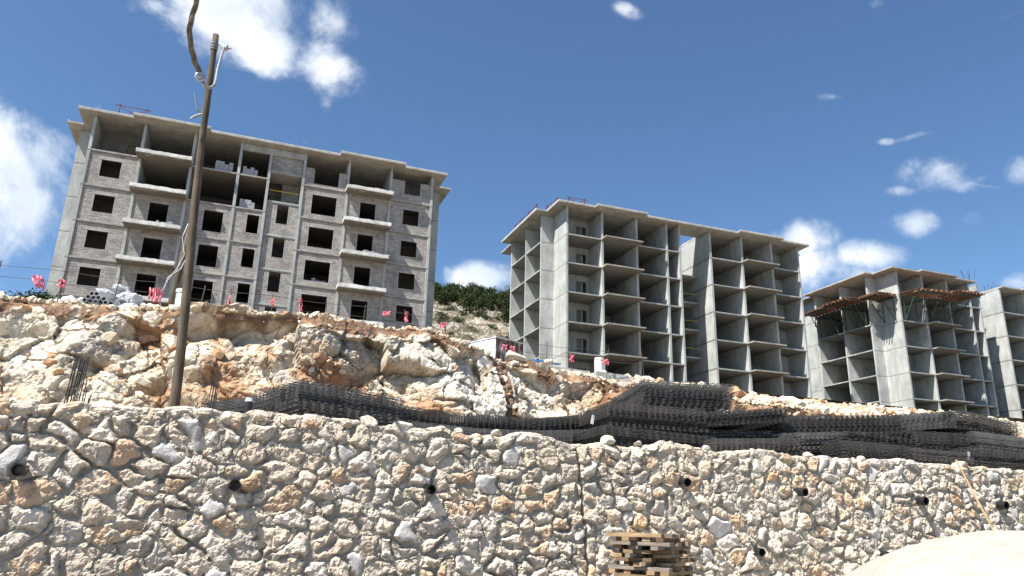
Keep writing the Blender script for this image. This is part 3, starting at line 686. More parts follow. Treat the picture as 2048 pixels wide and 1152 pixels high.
# ------------------------------------------------------------------ apartment blocks
def slab_rects(Wd, front=.02, notch=True):
    return [(0.02, Wd-.02, front, 15.6-.02), (-1.38, .02, 3.06, 11.8), (Wd-.02, Wd+1.38, 3.06, 11.8)]
def roof_rects(Wd):
    return [(-1.1, Wd+1.1, -.6, 16.2), (2.9, 8.7, -1.2, -.6), (Wd-8.7, Wd-2.9, -1.2, -.6), (-2.3, -1.1, 2.3, 12.7), (Wd+1.1, Wd+2.3, 2.3, 12.7)]
def part(name, mb, m, parent, label=None):
    o = mb.build(name, m, parent)
    if label: o['label'] = label
    return o
def frame_building(b, origin, cu, label, stair, balc, roofcut=None, kmax=6, ks_balc=(1, 2, 3, 4, 5), open_stair=True, right_from=None):
    Wd = cu[-1]
    e = empty('apartment_block', W(*origin), (0, 0, TH)); tag(e, label, 'building', 'unfinished concrete apartment blocks on the terrace')
    sh = (cu[4]+.11, cu[5]-.11)
    for k in range(0, 6):
        mb = MB(); holes = []
        holes = [(sh[0], sh[1], 0, 8.2)] if open_stair else [(sh[0], sh[1], 0, 3.3)]
        rectil(mb, slab_rects(Wd), holes, 3*k-.15, 3*k); part('floor_slab', mb, CONC_ROOF if b == 0 else CONC, e)
    mb = MB(); holes = []
    if b == 1: holes = [(sh[0], sh[1], 2.4, 9)]
    if b == 2: holes = [(12.4, cu[5]-.12, -2, 16)]
    rectil(mb, roof_rects(Wd), holes, 17.98, 18.14); part('roof_slab', mb, CONC_ROOF, e)
    if b != 2:
        mb = MB(); 
        for (x0, x1, y0, y1) in [(-1.1, 2.9, -.6, -.5), (2.9, 8.7, -1.2, -1.1), (8.7, Wd-8.7, -.6, -.5), (Wd-8.7, Wd-2.9, -1.2, -1.1), (Wd-2.9, Wd+1.1, -.6, -.5), (-2.3, -2.2, 2.3, 12.7), (-1.1, -1.0, -.5, 2.3)]:
            mb.box(x0, x1, y0, y1, 18.143, 18.20)
        part('roof_edge', mb, CONC_PALE, e)
    # transverse shear walls at each column line
    for i, u in enumerate(cu):
        mb = MB(); t = .22
        x0 = 0 if i == 0 else (Wd-t if i == len(cu)-1 else u-t/2)
        if i in (0, len(cu)-1):
            mb.box(x0, x0+t, 0, 3.04, -2, 17.975); mb.box(x0, x0+t, 11.8, 15.6, -2, 17.975)
        else:
            mb.box(x0, x0+t, 0, 8.6 if i not in (4, 5) else 8.2, -2, 17.975)
            mb.box(x0, x0+t, 9.2, 15.6, -2, 17.975)
        part('shear_wall', mb, CONC, e)
    # walls of the two side wings
    for sgn, o_ in ((1, -1.4), (-1, Wd+1.4)):
        for v0 in (3.04, 7.22, 11.6):
            mb = MB(); x0, x1 = sorted((o_, o_+sgn*(4.8))); 
            if v0 == 3.04: mb.box(min(o_, o_+sgn*1.62), max(o_, o_+sgn*1.62), v0, v0+.22, -2, 17.975)
            else: mb.box(x0, x1, v0, v0+.22, -2, 17.975)
            part('wing_wall', mb, CONC, e)
        mb = MB(); xx = o_+sgn*4.6
        rectil(mb, [(3.3, 11.5, -2, 17.9)], [(5.6, 6.5, 3*k, 3*k+2.1) for k in range(6)]+[(8.4, 9.3, 3*k, 3*k+2.1) for k in range(6)], min(xx, xx+.2), max(xx, xx+.2), 'x'); part('inner_wall', mb, CONC, e)
    # back walls of the front rooms, with door openings; spine
    rooms = [(cu[i]+.11, cu[i+1]-.11) for i in range(len(cu)-1)]
    for i, (a, c) in enumerate(rooms):
        if i == 4: continue
        v0 = 2.9 if i in (0, len(rooms)-1) else 6.0
        mb = MB(); dw = 1.15
        dx_ = (a+.62*(c-a)) if i % 2 == 0 else (a+.22*(c-a))
        if c-a < 1.6: hl = []
        else: hl = [(dx_, dx_+dw, 3*k, 3*k+2.15) for k in range(6)]
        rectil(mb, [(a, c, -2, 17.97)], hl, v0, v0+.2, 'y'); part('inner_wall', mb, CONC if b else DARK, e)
    mb = MB(); mb.box(.3, sh[0], 8.603, 8.8, -2, 17.9); mb.box(sh[1]+.1, Wd-.3, 8.6, 8.8, -2, 17.9)
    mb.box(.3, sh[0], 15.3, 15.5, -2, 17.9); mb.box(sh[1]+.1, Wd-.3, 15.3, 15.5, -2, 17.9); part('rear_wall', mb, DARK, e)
    # stairwell: half landings, flights, back wall
    if open_stair:
        top = 15.0 if b == 1 else 12.0
        mb = MB(); mb.box(sh[0], sh[1], 8.2, 8.4, -2, top+.0); part('stair_wall', mb, CONC, e)
        for k in range(0, 5):
            z = 3*k+1.5
            mb = MB(); mb.box(sh[0]+.003, sh[1]-.003, 2.5, 3.9, z-.15, z); part('landing', mb, CONC, e)
            for (xa, xb, za, zb) in ((sh[0]+.003, sh[0]+1.6, z, 3*k), (sh[1]-1.6, sh[1]-.003, z, 3*k+3)):
                mb = MB(); mb.raw([(xa, 3.9, za-.22), (xb, 3.9, za-.22), (xb, 6.7, zb-.22), (xa, 6.7, zb-.22), (xa, 3.9, za-.01), (xb, 3.9, za-.01), (xb, 6.7, zb-.01), (xa, 6.7, zb-.01)])
                mb.box(xa, xb, 6.7, 8.19, zb-.16, zb-.01); part('stair_flight', mb, CONC, e)
            if k in (1, 2, 3):
                mb = MB(); mb.bar((sh[0], 2.6, z+.9), (sh[1], 2.6, z+.95), .05); 
                part('guard_rail', mb, YEL, e)
                mb = MB()
                for q in range(9): mb.bar((sh[0]+.3+q*.38, 2.62, z), (sh[0]+.32+q*.38, 2.62, z+.6), .025)
                part('starter_bars', mb, REBAR, e)
    # projecting balconies
    for (a, c) in balc:
        for k in ks_balc:
            mb = MB(); z = 3*k
            if b == 0:
                mb.raw([(a-.2, -1.12, z-.20), (c+.05, -1.12, z-.20), (c+.05, .0, z-.16), (a-.2, .0, z-.16), (a-.2, -1.12, z-.05), (c+.05, -1.12, z-.05), (c+.05, -.0, z-.012), (a-.2, -.0, z-.012)])
                o = part('balcony', mb, CONC_ROOF, e)
                mb = MB(); n_ = 14; xs_ = [a-.22+(c-a+.29)*q/n_ for q in range(n_+1)]; vs_ = []
                for x_ in xs_:
                    t1, t2, t3 = random.uniform(-.03, .02), random.uniform(-.03, .03), random.uniform(-.015, .015)
                    vs_ += [(x_, -1.22+t3, z-.16+t1), (x_, -1.02, z-.16), (x_, -1.03, z+.2+t2), (x_, -1.20+t3, z+.19+t2)]
                qs_ = [[4*q+i_, 4*q+(i_+1) % 4, 4*q+4+(i_+1) % 4, 4*q+4+i_] for q in range(n_) for i_ in range(4)]+[[0, 3, 2, 1], [4*n_, 4*n_+1, 4*n_+2, 4*n_+3]]
                mb.v.append(np.array(vs_)); mb.q.append(np.array(qs_)+mb.n); mb.n += len(vs_)
                mb.box(a-.24, a-.10, -1.0, -.02, z-.10, z+.17); mb.box(c+.0, c+.10, -1.0, -.02, z-.10, z+.16)
                part('upstand', mb, CONC_PALE, o)
            else:
                dp = -1.08; mb.raw([(a-.15, dp, z-.15), (c+.10, dp, z-.15), (c+.10, .0, z-.15), (a-.15, .0, z-.15), (a-.15, dp, z-.005), (c+.10, dp, z-.005), (c+.10, .0, z-.005), (a-.15, .0, z-.005)])
                o = part('balcony', mb, CONC_ROOF, e)
                mb = MB()
                for q in range(11):
                    x = a+.15+(c-a-.1)*q/10; mb.bar((x, -.35+random.uniform(-.1, .1), z), (x+random.uniform(-.06, .06), -.35, z+random.uniform(.35, .6)), .022)
                tag(part('starter_bars', mb, REBAR, o), kind='stuff')
    return e
CU0 = [0, 3.78, 7.60, 11.28, 13.72, 16.57, 20.37, 24.18, 28.1]
CU1 = [0, 4.02, 7.98, 11.56, 13.12, 16.96, 21.02, 24.98, 28.75]
B1 = frame_building(0, (-12.99+.0, 62.0, 12.57), CU0, 'unfinished apartment block with grey block walls and dark window openings behind the timber pole', None, [(3.78, 7.60), (20.45, 24.18)], open_stair=False)
def to_sd(x, y): p = Vector((x, y, 0)); return p.dot(U), p.dot(V)
s0, d0 = to_sd(-33.81, 53.60); B1.location = W(s0, d0, 12.57)
s1, d1 = to_sd(5.24, 69.36); s2, d2 = to_sd(44.77, 82.95)
B2 = frame_building(1, (s1, d1, 12.59), CU1, 'bare grey concrete apartment frame with open rooms and thin balconies, middle of the three blocks', None, [(4.02, 8.02), (20.95, 24.98)])
B3 = frame_building(2, (s2, d2, 11.32), CU1, 'bare concrete apartment frame with wooden catch decks around its top storey, nearest the right edge', None, [(4.02, 8.02), (20.95, 24.98)])
# columns showing on the faces of block 1, its block infill with openings
def infill(e, u0, u1, k, wins, v0=.09, top=None, bot=None, name='block_wall', piers=None, lintels=True):
    z0 = 3*k+.004 if bot is None else bot; z1 = 3*k+2.846 if top is None else top
    mb = MB(); rectil(mb, [(u0, u1, z0, z1)], [(w_[0], w_[1], w_[2], min(w_[3], z1+1)) for w_ in wins], v0, v0+.19, 'y')
    o = part(name, mb, BLOCK, e)
    if lintels:
        for w_ in wins:
            if w_[3] > z1-.05: continue
            mb = MB(); mb.box(w_[0]-.22, w_[1]+.22, v0-.008, v0+.15, w_[3], w_[3]+.17)
            mb.box(w_[0]-.05, w_[0], v0-.004, v0+.19, w_[2], w_[3]); mb.box(w_[1], w_[1]+.05, v0-.004, v0+.19, w_[2], w_[3])
            mb.box(w_[0]-.05, w_[1]+.05, v0-.005, v0+.19, w_[2]-.04, w_[2]); part('opening_frame', mb, FRAME, o)
    return o
for k in range(0, 5):
    z = 3*k
    infill(B1, .22, 3.67, k, [(1.12, 2.56, z+.80, z+2.24)])
    infill(B1, 24.30, 27.88, k, [(25.48, 26.92, z+.76, z+2.20)])
    infill(B1, 16.69, 20.25, k, [(17.48, 19.56, z+.42, z+2.20)])
    infill(B1, 20.49, 24.06, k, [(21.62, 22.98, z+.02, z+2.2)], lintels=True)
    if k < 4:
        infill(B1, 3.9, 7.48, k, [(5.07, 6.45, z+.02, z+2.24)])
        infill(B1, 7.72, 11.16, k, [(9.12, 10.60, z+.50, z+2.30)])
        infill(B1, 11.40, 13.6, k, [(12.46, 13.40, z+.86, z+2.47)])
    for (a, c) in ((.22, 3.67), (7.72, 11.16), (11.40, 13.60), (16.69, 20.25), (24.30, 27.88)):
        mb = MB(); mb.box(a, c, .078, .30, z+2.87, z+3.0); part('edge_beam', mb, FRAME, B1)
infill(B1, 24.30, 27.88, 5, [(25.48, 26.92, 15.72, 17.2)], top=17.0, lintels=False)
infill(B1, 16.69, 20.25, 5, [(17.47, 19.57, 15.24, 17.2)], top=16.65, lintels=False)
# stair bay of block 1: windows at the half levels
for k in range(0, 5):
    z = 3*k-1.93; infill(B1, 13.85, 16.45, k, [(14.73, 15.66, z+1.02, z+2.74)], v0=.2, bot=z-.0+.004, top=z+2.85 if k < 4 else z+2.85)
    mb = MB(); mb.box(13.84, 16.46, .15, 2.2, z+2.85, z+3.0); part('landing', mb, CONC, B1)
infill(B1, 15.0, 16.45, 4, [], v0=2.2, bot=13.08, top=15.6)
mb = MB(); mb.box(13.84, 16.46, .12, 2.4, 15.62, 15.8); part('landing', mb, CONC_ROOF, B1)
infill(B1, 13.85, 16.45, 5, [], v0=.2, bot=15.804, top=17.2)
mb = MB(); mb.box(11.40, 16.45, -.01, .2, 17.2, 17.97); part('edge_beam', mb, CONC_ROOF, B1)
mb = MB(); mb.bar((13.84, .4, 14.1), (16.46, .4, 14.1), .05); part('guard_rail', mb, YEL, B1)
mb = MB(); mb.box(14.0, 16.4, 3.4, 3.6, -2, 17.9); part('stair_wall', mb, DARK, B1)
# small things inside the open bays of block 1
def bpt(e, u, v, z): return e.location+U*u+V*v+Vector((0, 0, z))
def block_me(seed):
    r_ = random.Random(seed); mb = MB()
    nx_, nz_ = (4, 4)
    for i in range(nx_):
        for j in range(nz_):
            for q in range(3):
                if j == nz_-1 and r_.random() < .35: continue
                x = (i-nx_/2)*.335+r_.uniform(-.012, .012); mb.box(x, x+.32, q*.4-.6+r_.uniform(-.01, .01), q*.4-.6+.385, .12+j*.205, .12+j*.205+.195)
    for i in range(3): mb.box(-.68+i*.5, -.56+i*.5, -.6, .6, 0, .11)
    return mb.me('block_stack')
BM = simple('aerated block', (.36, .36, .37), .2, 5)
for i, (u, v, z, lb, gx) in enumerate([(10.1, 1.0, 15, 'tall stack of pale blocks in the top storey bay right of the pole', 1.05), (12.2, .9, 15, 'stack of grey blocks in the top storey bay beside the stair bay', .9),
    (12.3, .9, 12, 'stack of grey blocks one storey below the top, beside the stair bay', .9), (2.2, 1.6, 15, 'low stack of blocks in the top left corner bay', 1.0), (18.8, 1.2, 6, 'reddish stack of blocks behind the wide opening left of the right balconies', .9)]):
    o = link('block_stack', block_me(i), BM, None, bpt(B1, u, v, z), (0, 0, TH)); o.scale = (gx, 1, gx if i != 3 else .5); tag(o, lb, 'block stack', 'stacks of building blocks inside the left block')
def rubblet(e, u, v, z, lb, n_=9):
    mb = MB(); r_ = random.Random(u*7)
    for q in range(n_):
        x = r_.uniform(-.6, .6); y = r_.uniform(-.15, .15); h_ = r_.uniform(0, .18)
        mb.box(x, x+r_.uniform(.15, .38), y-.1, y+.1, h_, h_+r_.uniform(.12, .2))
    o = link('block_pile', mb.me('block_pile'), BM, None, bpt(e, u, v, z), (0, 0, TH)); tag(o, lb, 'block pile', kind='stuff')
rubblet(B1, 6.2, -.7, 9.16, 'loose broken blocks on the third storey balcony left of the pole')
rubblet(B1, 22.6, -.7, 9.16, 'loose broken blocks on the right balcony below the second window')
rubblet(B1, 23.0, -.6, 15.16, 'loose blocks lying on the top right balcony')
# trestles of red tube on the roofs
def trestle(e, u0, v0, u1, v1, lb, h=.95, n_=2):
    mb = MB(); a = Vector((u0, v0, 0)); c = Vector((u1, v1, 0)); d = (c-a).normalized(); nrm = Vector((-d.y, d.x, 0))
    for i in range(n_):
        p = a.lerp(c, i/(n_-1))
        mb.bar(p-nrm*.28, p+nrm*.06+Vector((0, 0, h+.12)), .05); mb.bar(p+nrm*.28, p-nrm*.06+Vector((0, 0, h+.12)), .05)
        if i < n_-1:
            q = a.lerp(c, (i+1)/(n_-1)); mb.bar(p+Vector((0, 0, .05)), q+Vector((0, 0, h-.1)), .04); mb.bar(p+Vector((0, 0, h-.1)), q+Vector((0, 0, .05)), .04)
    mb.bar(a-d*.35+Vector((0, 0, h)), c+d*.35+Vector((0, 0, h)), .05)
    o = mb.build('roof_trestle', RUST, None, False, bpt(e, 0, 0, 18.15), (0, 0, TH)); tag(o, lb, 'trestle', 'red tube trestles on the roofs')
trestle(B1, 1.65, -.1, 3.7, -.1, 'red tube trestle on the roof corner of the left block')
trestle(B2, -1.9, 9.4, -1.9, 3.2, 'long row of red tube trestles along the left roof edge of the middle block', .75, 4)
trestle(B2, -.8, 3.0, -.6, .9, 'short red tube trestle set back behind the roof notch of the middle block', .75)
trestle(B2, .4, .2, 2.1, .1, 'red tube trestle at the front roof corner of the middle block', .8)
# debris boards along the front roof edge of block 2
mb = MB()
for q in range(46):
    u = random.uniform(3.2, 26); v_ = random.uniform(-.9, .2) if (u < 8.6 or u > 20.2) else random.uniform(-.35, .2)
    mb.bar((u, v_, .03+random.uniform(0, .08)), (u+random.uniform(.3, 1.6), v_+random.uniform(-.25, .25), .05+random.uniform(0, .14)), .1, .03)
o = mb.build('board_scraps', DECK, None, False, bpt(B2, 0, 0, 18.15), (0, 0, TH)); tag(o, 'scraps of formwork boards lying along the front roof edge of the middle block', 'boards', kind='stuff')
# rebar sticking out of block 3
def spikes(e, pts, lb, hmin, hmax, z=18.0, tiltmax=.12):
    mb = MB()
    for (u, v) in pts:
        h_ = random.uniform(hmin, hmax); mb.bar((u, v, 0), (u+random.uniform(-tiltmax, tiltmax)*h_*2, v+random.uniform(-.1, .1), h_), .028)
    o = mb.build('starter_bars', REBAR, e, False, (0, 0, z)); o['label'] = lb
spikes(B3, [(16.95, .2+q*.42) for q in range(8)]+[(17.0, .3+q*.8) for q in range(4)], 'thin rebar standing out of the wall top', .5, 1.5, 17.9)
spikes(B3, [(11.0+q*.24, -.2+.15*(q % 3)) for q in range(7)], 'thin rebar at the open roof edge', .7, 1.7, 18.1, .25)
# catch decks round block 3
def deck(pts, braces, lb):
    """pts: four corners (u,v) inner a, inner b, outer b, outer a at storey height z"""
    e = empty('catch_deck', bpt(B3, 0, 0, 0), (0, 0, TH)); tag(e, lb, 'catch deck', 'wooden catch decks around the right block')
    ia, ib, ob, oa = [Vector((p[0], p[1], 0)) for p in pts]; z = 15.02
    L = (ib-ia).length; n_ = max(6, int((oa-ia).length/.22)); mb = MB()
    for q in range(n_):
        t0 = (q+.08)/n_; t1 = (q+.92)/n_; j = random.uniform(-.10, .22); j2 = random.uniform(-.10, .22)
        A = ia.lerp(oa, (t0+t1)/2); Bq = ib.lerp(ob, (t0+t1)/2); d = (Bq-A).normalized()
        mb.bar(A-d*j+Vector((0, 0, z+.04*(q % 2))), Bq+d*j2+Vector((0, 0, z+.04*((q+1) % 2))), (oa-ia).length/n_*.93, .035)
    part('planks', mb, DECK, e)
    mb = MB()
    for q in range(7):
        t = (q+.3)/6.6; A = ia.lerp(ib, t); Bq = oa.lerp(ob, t); mb.bar(A+Vector((0, 0, z-.13)), Bq+(Bq-A).normalized()*random.uniform(0, .4)+Vector((0, 0, z-.13)), .10, .16)
    part('joists', mb, DECK, e)
    mb = MB()
    for t in (.12, .88):
        A = ia.lerp(oa, t); Bq = ib.lerp(ob, t); mb.bar(A+Vector((0, 0, z-.30)), Bq+Vector((0, 0, z-.30)), .12, .14)
    part('bearers', mb, GREEN, e)
    for t in braces:
        A = ia.lerp(ib, t); Bq = oa.lerp(ob, t); lo = Vector((A.x, A.y, 12.05)); tip = A.lerp(Bq, .62)
        lo = A.lerp(Bq, .03); lo.z = 12.03
        mb = MB(); mb.bar(lo, tip+Vector((0, 0, z-.35)), .075); part('brace', mb, GREEN, e)
        mb = MB(); mb.bar(lo, A.lerp(Bq, .05)+Vector((0, 0, z-.3)), .07)
        mb.bar(A.lerp(Bq, .05)+Vector((0, 0, 13.4)), lo.lerp(tip+Vector((0, 0, z-.35)), .55), .05); part('post', mb, GREEN, e)
    return e
deck([(.05, -.06), (4.55, -.06), (4.4, -3.4), (.2, -2.7)], (.1, .5, .88), 'reddish wooden catch deck on green struts at the front left of the right block')
deck([(4.9, -.06), (8.4, -.06), (8.4, -4.2), (4.9, -4.2)], (.15, .5, .88), 'wooden catch deck reaching farthest toward the empty stair bay of the right block')
deck([(-.06, 2.75), (-.06, .15), (-3.0, .35), (-3.1, 2.9)], (.2, .8), 'wooden catch deck over the pale corner wall of the right block')
deck([(-1.46, 7.15), (-1.46, 3.2), (-4.3, 3.4), (-4.5, 7.2)], (.12, .5, .9), 'long brown catch deck on the shaded side of the right block')
deck([(-1.46, 11.6), (-1.46, 7.5), (-4.0, 7.6), (-3.8, 11.4)], (.15, .5, .85), 'catch deck at the far left end of the right block, next to the middle block')

# ------------------------------------------------------------------ timber pole with the twisted cable
PB = (-.76, 12.75); PT = (-1.06, 12.6)
pole = empty('utility_pole', W(PB[0], PB[1], .55)); tag(pole, 'tall leaning weathered timber pole behind the stone wall, in front of the left block', 'pole')
def pl(s, d, z): return W(s, d, z)-pole.location
mb = MB(); n_ = 26; pts = []; rad = []
for i in range(n_+1):
    t = i/n_; z = .55+(8.16-.55)*t
    pts.append(pl(PB[0]+(PT[0]-PB[0])*t+.02*math.sin(t*7), PB[1]+(PT[1]-PB[1])*t+.015*math.sin(t*11+1), z)); rad.append(.083-.034*t+random.uniform(-.003, .003))
mb.tube(pts, rad, 16); mb.build('shaft', POLE, pole, True)
mb = MB(); hd = pl(-1.02, 12.58, 7.93); mb.tube([hd, hd+U*.06+Vector((0, 0, .06)), hd+U*.13-V*.03+Vector((0, 0, .02)), hd+U*.2-V*.05-Vector((0, 0, .02))], .014, 8)
mb.tube([hd+U*.17-V*.04-Vector((0, 0, .06)), hd+U*.17-V*.04+Vector((0, 0, .03))], [.045, .035], 10); mb.tube([hd+U*.1-V*.04-Vector((0, 0, .03)), hd+U*.26-V*.05-Vector((0, 0, .01))], [.02, .024], 8); mb.build('hook_bracket', STEEL, pole)
mb = MB()
for dz in (0, .035, .07, .11): mb.tube([pl(-1.045, 12.6, 7.86+dz)+Vector((.062*math.cos(a), .062*math.sin(a), 0)) for a in np.linspace(0, 6.3, 17)], .007, 6)
mb.build('wire_binding', STEEL, pole)
mb = MB(); p0 = pl(-1.05, 12.5, 6.52); mb.tube([p0, p0-U*.09-V*.02+Vector((0, 0, .07)), p0-U*.13-V*.03+Vector((0, 0, .2)), p0-U*.17-V*.04+Vector((0, 0, .36))], [.016, .014, .011, .01], 8)
mb.tube([p0, p0-U*.1+Vector((0, 0, -.06)), p0-U*.17+Vector((0, 0, -.13))], [.022, .022, .018], 8); mb.build('steel_clamp', GALV, pole)
def twist(path, r0, nst, turns, name, m, rs, label, cat):
    P = [Vector(p) for p in path]
    # Catmull-Rom
    out = []; N = 22
    for i in range(len(P)-1):
        p0, p1, p2, p3 = P[max(i-1, 0)], P[i], P[i+1], P[min(i+2, len(P)-1)]
        for q in range(N):
            t = q/N; out.append(.5*((2*p1)+(p2-p0)*t+(2*p0-5*p1+4*p2-p3)*t*t+(3*p1-p0-3*p2+p3)*t**3))
    out.append(P[-1]); L = [0]
    for i in range(1, len(out)): L.append(L[-1]+(out[i]-out[i-1]).length)
    mb = MB()
    for s_ in range(nst):
        pts = []
        for i, p in enumerate(out):
            d = (out[min(i+1, len(out)-1)]-out[max(i-1, 0)]).normalized(); x = d.cross(Vector((.3, 1, .1))).normalized(); y = d.cross(x)
            a = 2*math.pi*(s_/nst+turns*L[i]); pts.append(p+x*r0*math.cos(a)+y*r0*math.sin(a))
        mb.tube(pts, rs, 8)
    o = mb.build(name, m, None, True); tag(o, label, cat); return o
cr = W(-.90, 9.55, 5.50)
twist([W(-1.3, 5.2, 5.62), W(-1.12, 7.2, 5.95), W(-1.01, 8.6, 6.14), W(-1.06, 9.0, 5.84), W(-.99, 9.3, 5.62), cr+Vector((0, 0, .06))], .018, 3, 1.5, 'overhead_cable', CABLE, .019, 'thick twisted brown cable hanging from the sky down to the grey ring', 'cable')
mb = MB(); Y = cr-V*.03
mb.tube([Y+U*(.052*math.cos(a))+Vector((0, 0, .052*math.sin(a))) for a in np.linspace(0, 6.5, 22)], .018, 10)
mb.tube([Y+U*(.035*math.cos(a))-V*.04+Vector((0, 0, .035*math.sin(a))) for a in np.linspace(0, 6.5, 16)], .014, 8)
o = mb.build('cable_thimble', STEEL, None, True); tag(o, 'grey metal ring joining the brown cable to the grey strand beside the pole', 'ring')
twist([cr+U*.05-Vector((0, 0, .06)), W(-.84, 10.0, 5.62), W(-.80, 10.7, 6.10), W(-.84, 11.4, 6.78), W(-.87, 12.1, 7.45), W(-.87, 12.5, 7.9)], .011, 3, 4.5, 'guy_strand', GALV, .011, 'grey twisted strand looping from the ring up to the bracket near the pole top', 'cable')

# second thin pole with cables, plastic tank, behind the edge of the bank
mb = MB(); mb.tube([W(-2.02, 24, 5.0), W(-1.95, 24, 6.9), W(-1.80, 24, 8.9)], [.11, .10, .07], 10)
p2 = mb.build('timber_prop', POLE, None, True); tag(p2, 'thin brown leaning post just left of the tall pole, with loose cable', 'post')
mb = MB()
for j, sg in enumerate((-1, 1)):
    mb.tube([W(-1.86+.03*sg, 23.8, 8.6), W(-1.90+.08*sg, 23.7, 8.1), W(-1.80+.05*sg, 23.8, 7.6), W(-1.93+.05*sg, 23.7, 7.1), W(-2.18, 23.7, 6.7+.1*j), W(-2.32, 23.7, 6.1), W(-2.2, 23.7, 5.7)], .014, 6)
o = mb.build('loose_cable', PVCG, None, True); tag(o, 'loose grey cable looping down the thin post by the white tank', 'cable')
tk = empty('water_tank', W(-1.72, 23.9, 5.2)); tag(tk, 'upright white plastic cylinder standing against the tall pole on the bank', 'tank')
mb = MB(); mb.tube([(0, 0, .0), (0, 0, 1.15), (0, 0, 1.2)], [.19, .19, .17], 20); mb.build('tank_body', TANKM, tk)
mb = MB(); mb.tube([(0, 0, 1.2), (0, 0, 1.3)], [.21, .21], 20); mb.build('tank_lid', TANKM, tk)
mb = MB(); mb.bar((.08, -.21, .15), (.08, -.21, .55), .03); mb.bar((.08, -.2, .5), (.08, -.27, .5), .06); mb.build('tap', PVC, tk)

# ------------------------------------------------------------------ rebar cages left
def cage(s, d, z, h, n1, n2, dx_, dy_, lb, yaw=0, grow=None):
    mb = MB()
    for i in range(n1):
        for j in range(n2):
            hh_ = h*(grow(i, j) if grow else 1)*random.uniform(.96, 1.03); x, y = i*dx_, j*dy_
            mb.bar((x, y, 0), (x+.02*random.uniform(-1, 1), y+.02*random.uniform(-1, 1), hh_), .016)
    for k in range(5): z_ = .25+k*h*.18; mb.bar((-.02, -.012, z_), (n1*dx_-dx_+.02, -.012, z_+.03), .009)
    o = mb.build('rebar_cage', REBAR, None, False, W(s, d, z), (R(2), R(2.5), TH+yaw)); tag(o, lb, 'rebar', 'rebar standing behind the wall')
cage(-2.74, 15, .6, 2.05, 6, 2, .045, .18, 'tall bundle of upright rebar before the rock face at the left', .2)
cage(-2.44, 14.8, .6, 1.6, 7, 2, .048, .15, 'sloping group of rebar stepping down right of the tall bundle', .2, lambda i, j: 1-.085*i)
cage(-2.05, 14.9, .6, 1.15, 5, 2, .045, .12, 'short rebar group between the sloping group and the pole', .1)
cage(-.40, 15, .6, 1.95, 3, 2, .045, .12, 'narrow upright rebar group just right of the pole', .1)
cage(-.62, 15, .6, 1.35, 2, 2, .09, .12, 'few short rebar ends beside the foot of the pole', .3)

# ------------------------------------------------------------------ bundles of welded wire mesh
def sheet_me(w_, l_, sag, seed, wire=.0098, px=.15, py=.15):
    r_ = random.Random(seed); v = []; q = []; n = 0
    def zz(x, y): return sag(x, y)
    def strip(P):
        nonlocal n
        h_ = wire/2; k = len(P); a = P[0]; d = (P[-1]-P[0]); d.z = 0; d.normalize(); nx_ = Vector((-d.y, d.x, 0))*h_
        for p in P: v.extend([tuple(p-nx_-Vector((0, 0, h_))), tuple(p+nx_-Vector((0, 0, h_))), tuple(p+nx_+Vector((0, 0, h_))), tuple(p-nx_+Vector((0, 0, h_)))])
        for i in range(k-1):
            for e in range(4): q.append((n+i*4+e, n+i*4+(e+1) % 4, n+i*4+4+(e+1) % 4, n+i*4+4+e))
        q.append((n, n+3, n+2, n+1)); b_ = n+4*(k-1); q.append((b_, b_+1, b_+2, b_+3)); n += 4*k
    nx = int(round(w_/px)); ny = int(round(l_/py)); seg = 7
    for i in range(nx+1):
        x = i*w_/nx; o1, o2 = r_.uniform(.10, .14), r_.uniform(.08, .14)
        P = [Vector((x, -o1+(l_+o1+o2)*t/seg, 0)) for t in range(seg+1)]
        for p in P: p.z = zz(p.x, max(0, p.y))
        if r_.random() < .15: P[0].z += r_.uniform(-.02, .03)
        strip(P)
    for j in range(ny+1):
        y = j*l_/ny; o1, o2 = r_.uniform(.02, .07), r_.uniform(.02, .07)
        P = [Vector((-o1+(w_+o1+o2)*t/4, y, wire)) for t in range(5)]
        for p in P: p.z = wire+zz(min(max(p.x, 0), w_), y)
        strip(P)
    return mesh_np('wire_sheet', np.array(v), np.array(q))
def bundle(s, d, zt, yaw, w_, l_, thick, label, sag=None, tilt=0, seed=0, pitch=.027, jit=.014):
    sag = sag or (lambda x, y: -.02*y-.015*y*y*.3+.02*math.sin(x*2+seed))
    zb = zt-thick; e = empty('mesh_bundle', W(s, d, zb), (0, 0, TH+R(yaw))); tag(e, label, 'mesh bundle', 'bundles of dark welded wire mesh behind the wall')
    sp_ = (.15, .13, .17, .12)[seed % 4]; pitch = (.023, .026, .024)[seed % 3]
    meshes = [sheet_me(w_, l_, sag, seed*10+q, .0098, sp_, .15) for q in range(3)]
    for m in meshes: m.materials.append(MESHS[seed % 3])
    n = max(3, int(thick/pitch)); r_ = random.Random(seed+99); dx_ = dy_ = 0
    gx = gy = 0
    for i in range(n):
        if i % 7 == 0: gx, gy = r_.uniform(-.05, .05), r_.uniform(-.04, .04)
        dx_ = dx_*.6+r_.uniform(-jit, jit)*.35; dy_ = dy_*.7+r_.uniform(-jit, jit)
        o = bpy.data.objects.new('wire_sheet', meshes[i % 3]); COL.objects.link(o); o.parent = e
        o.location = (gx+dx_, gy+dy_+(.035 if i % 2 else 0), i*thick/n+r_.uniform(-.002, .002)); o.rotation_euler = (0, 0, r_.uniform(-.006, .006))
    return e
sagA = lambda x, y: -.012*x*x-.05*y+.012*y*y-.05*math.sin(y*.9)
bundle(1.06, 13.0, 2.23, 22, 2.1, 4.0, .36, 'upper mesh bundle of the left pile, its corner pointing at the viewer', sagA, 0, 1)
bundle(1.02, 12.72, 1.86, 24, 2.05, 3.6, .50, 'lower mesh bundle of the left pile, resting on the ground by the wall', lambda x, y: -.03*x-.045*y, 0, 2)
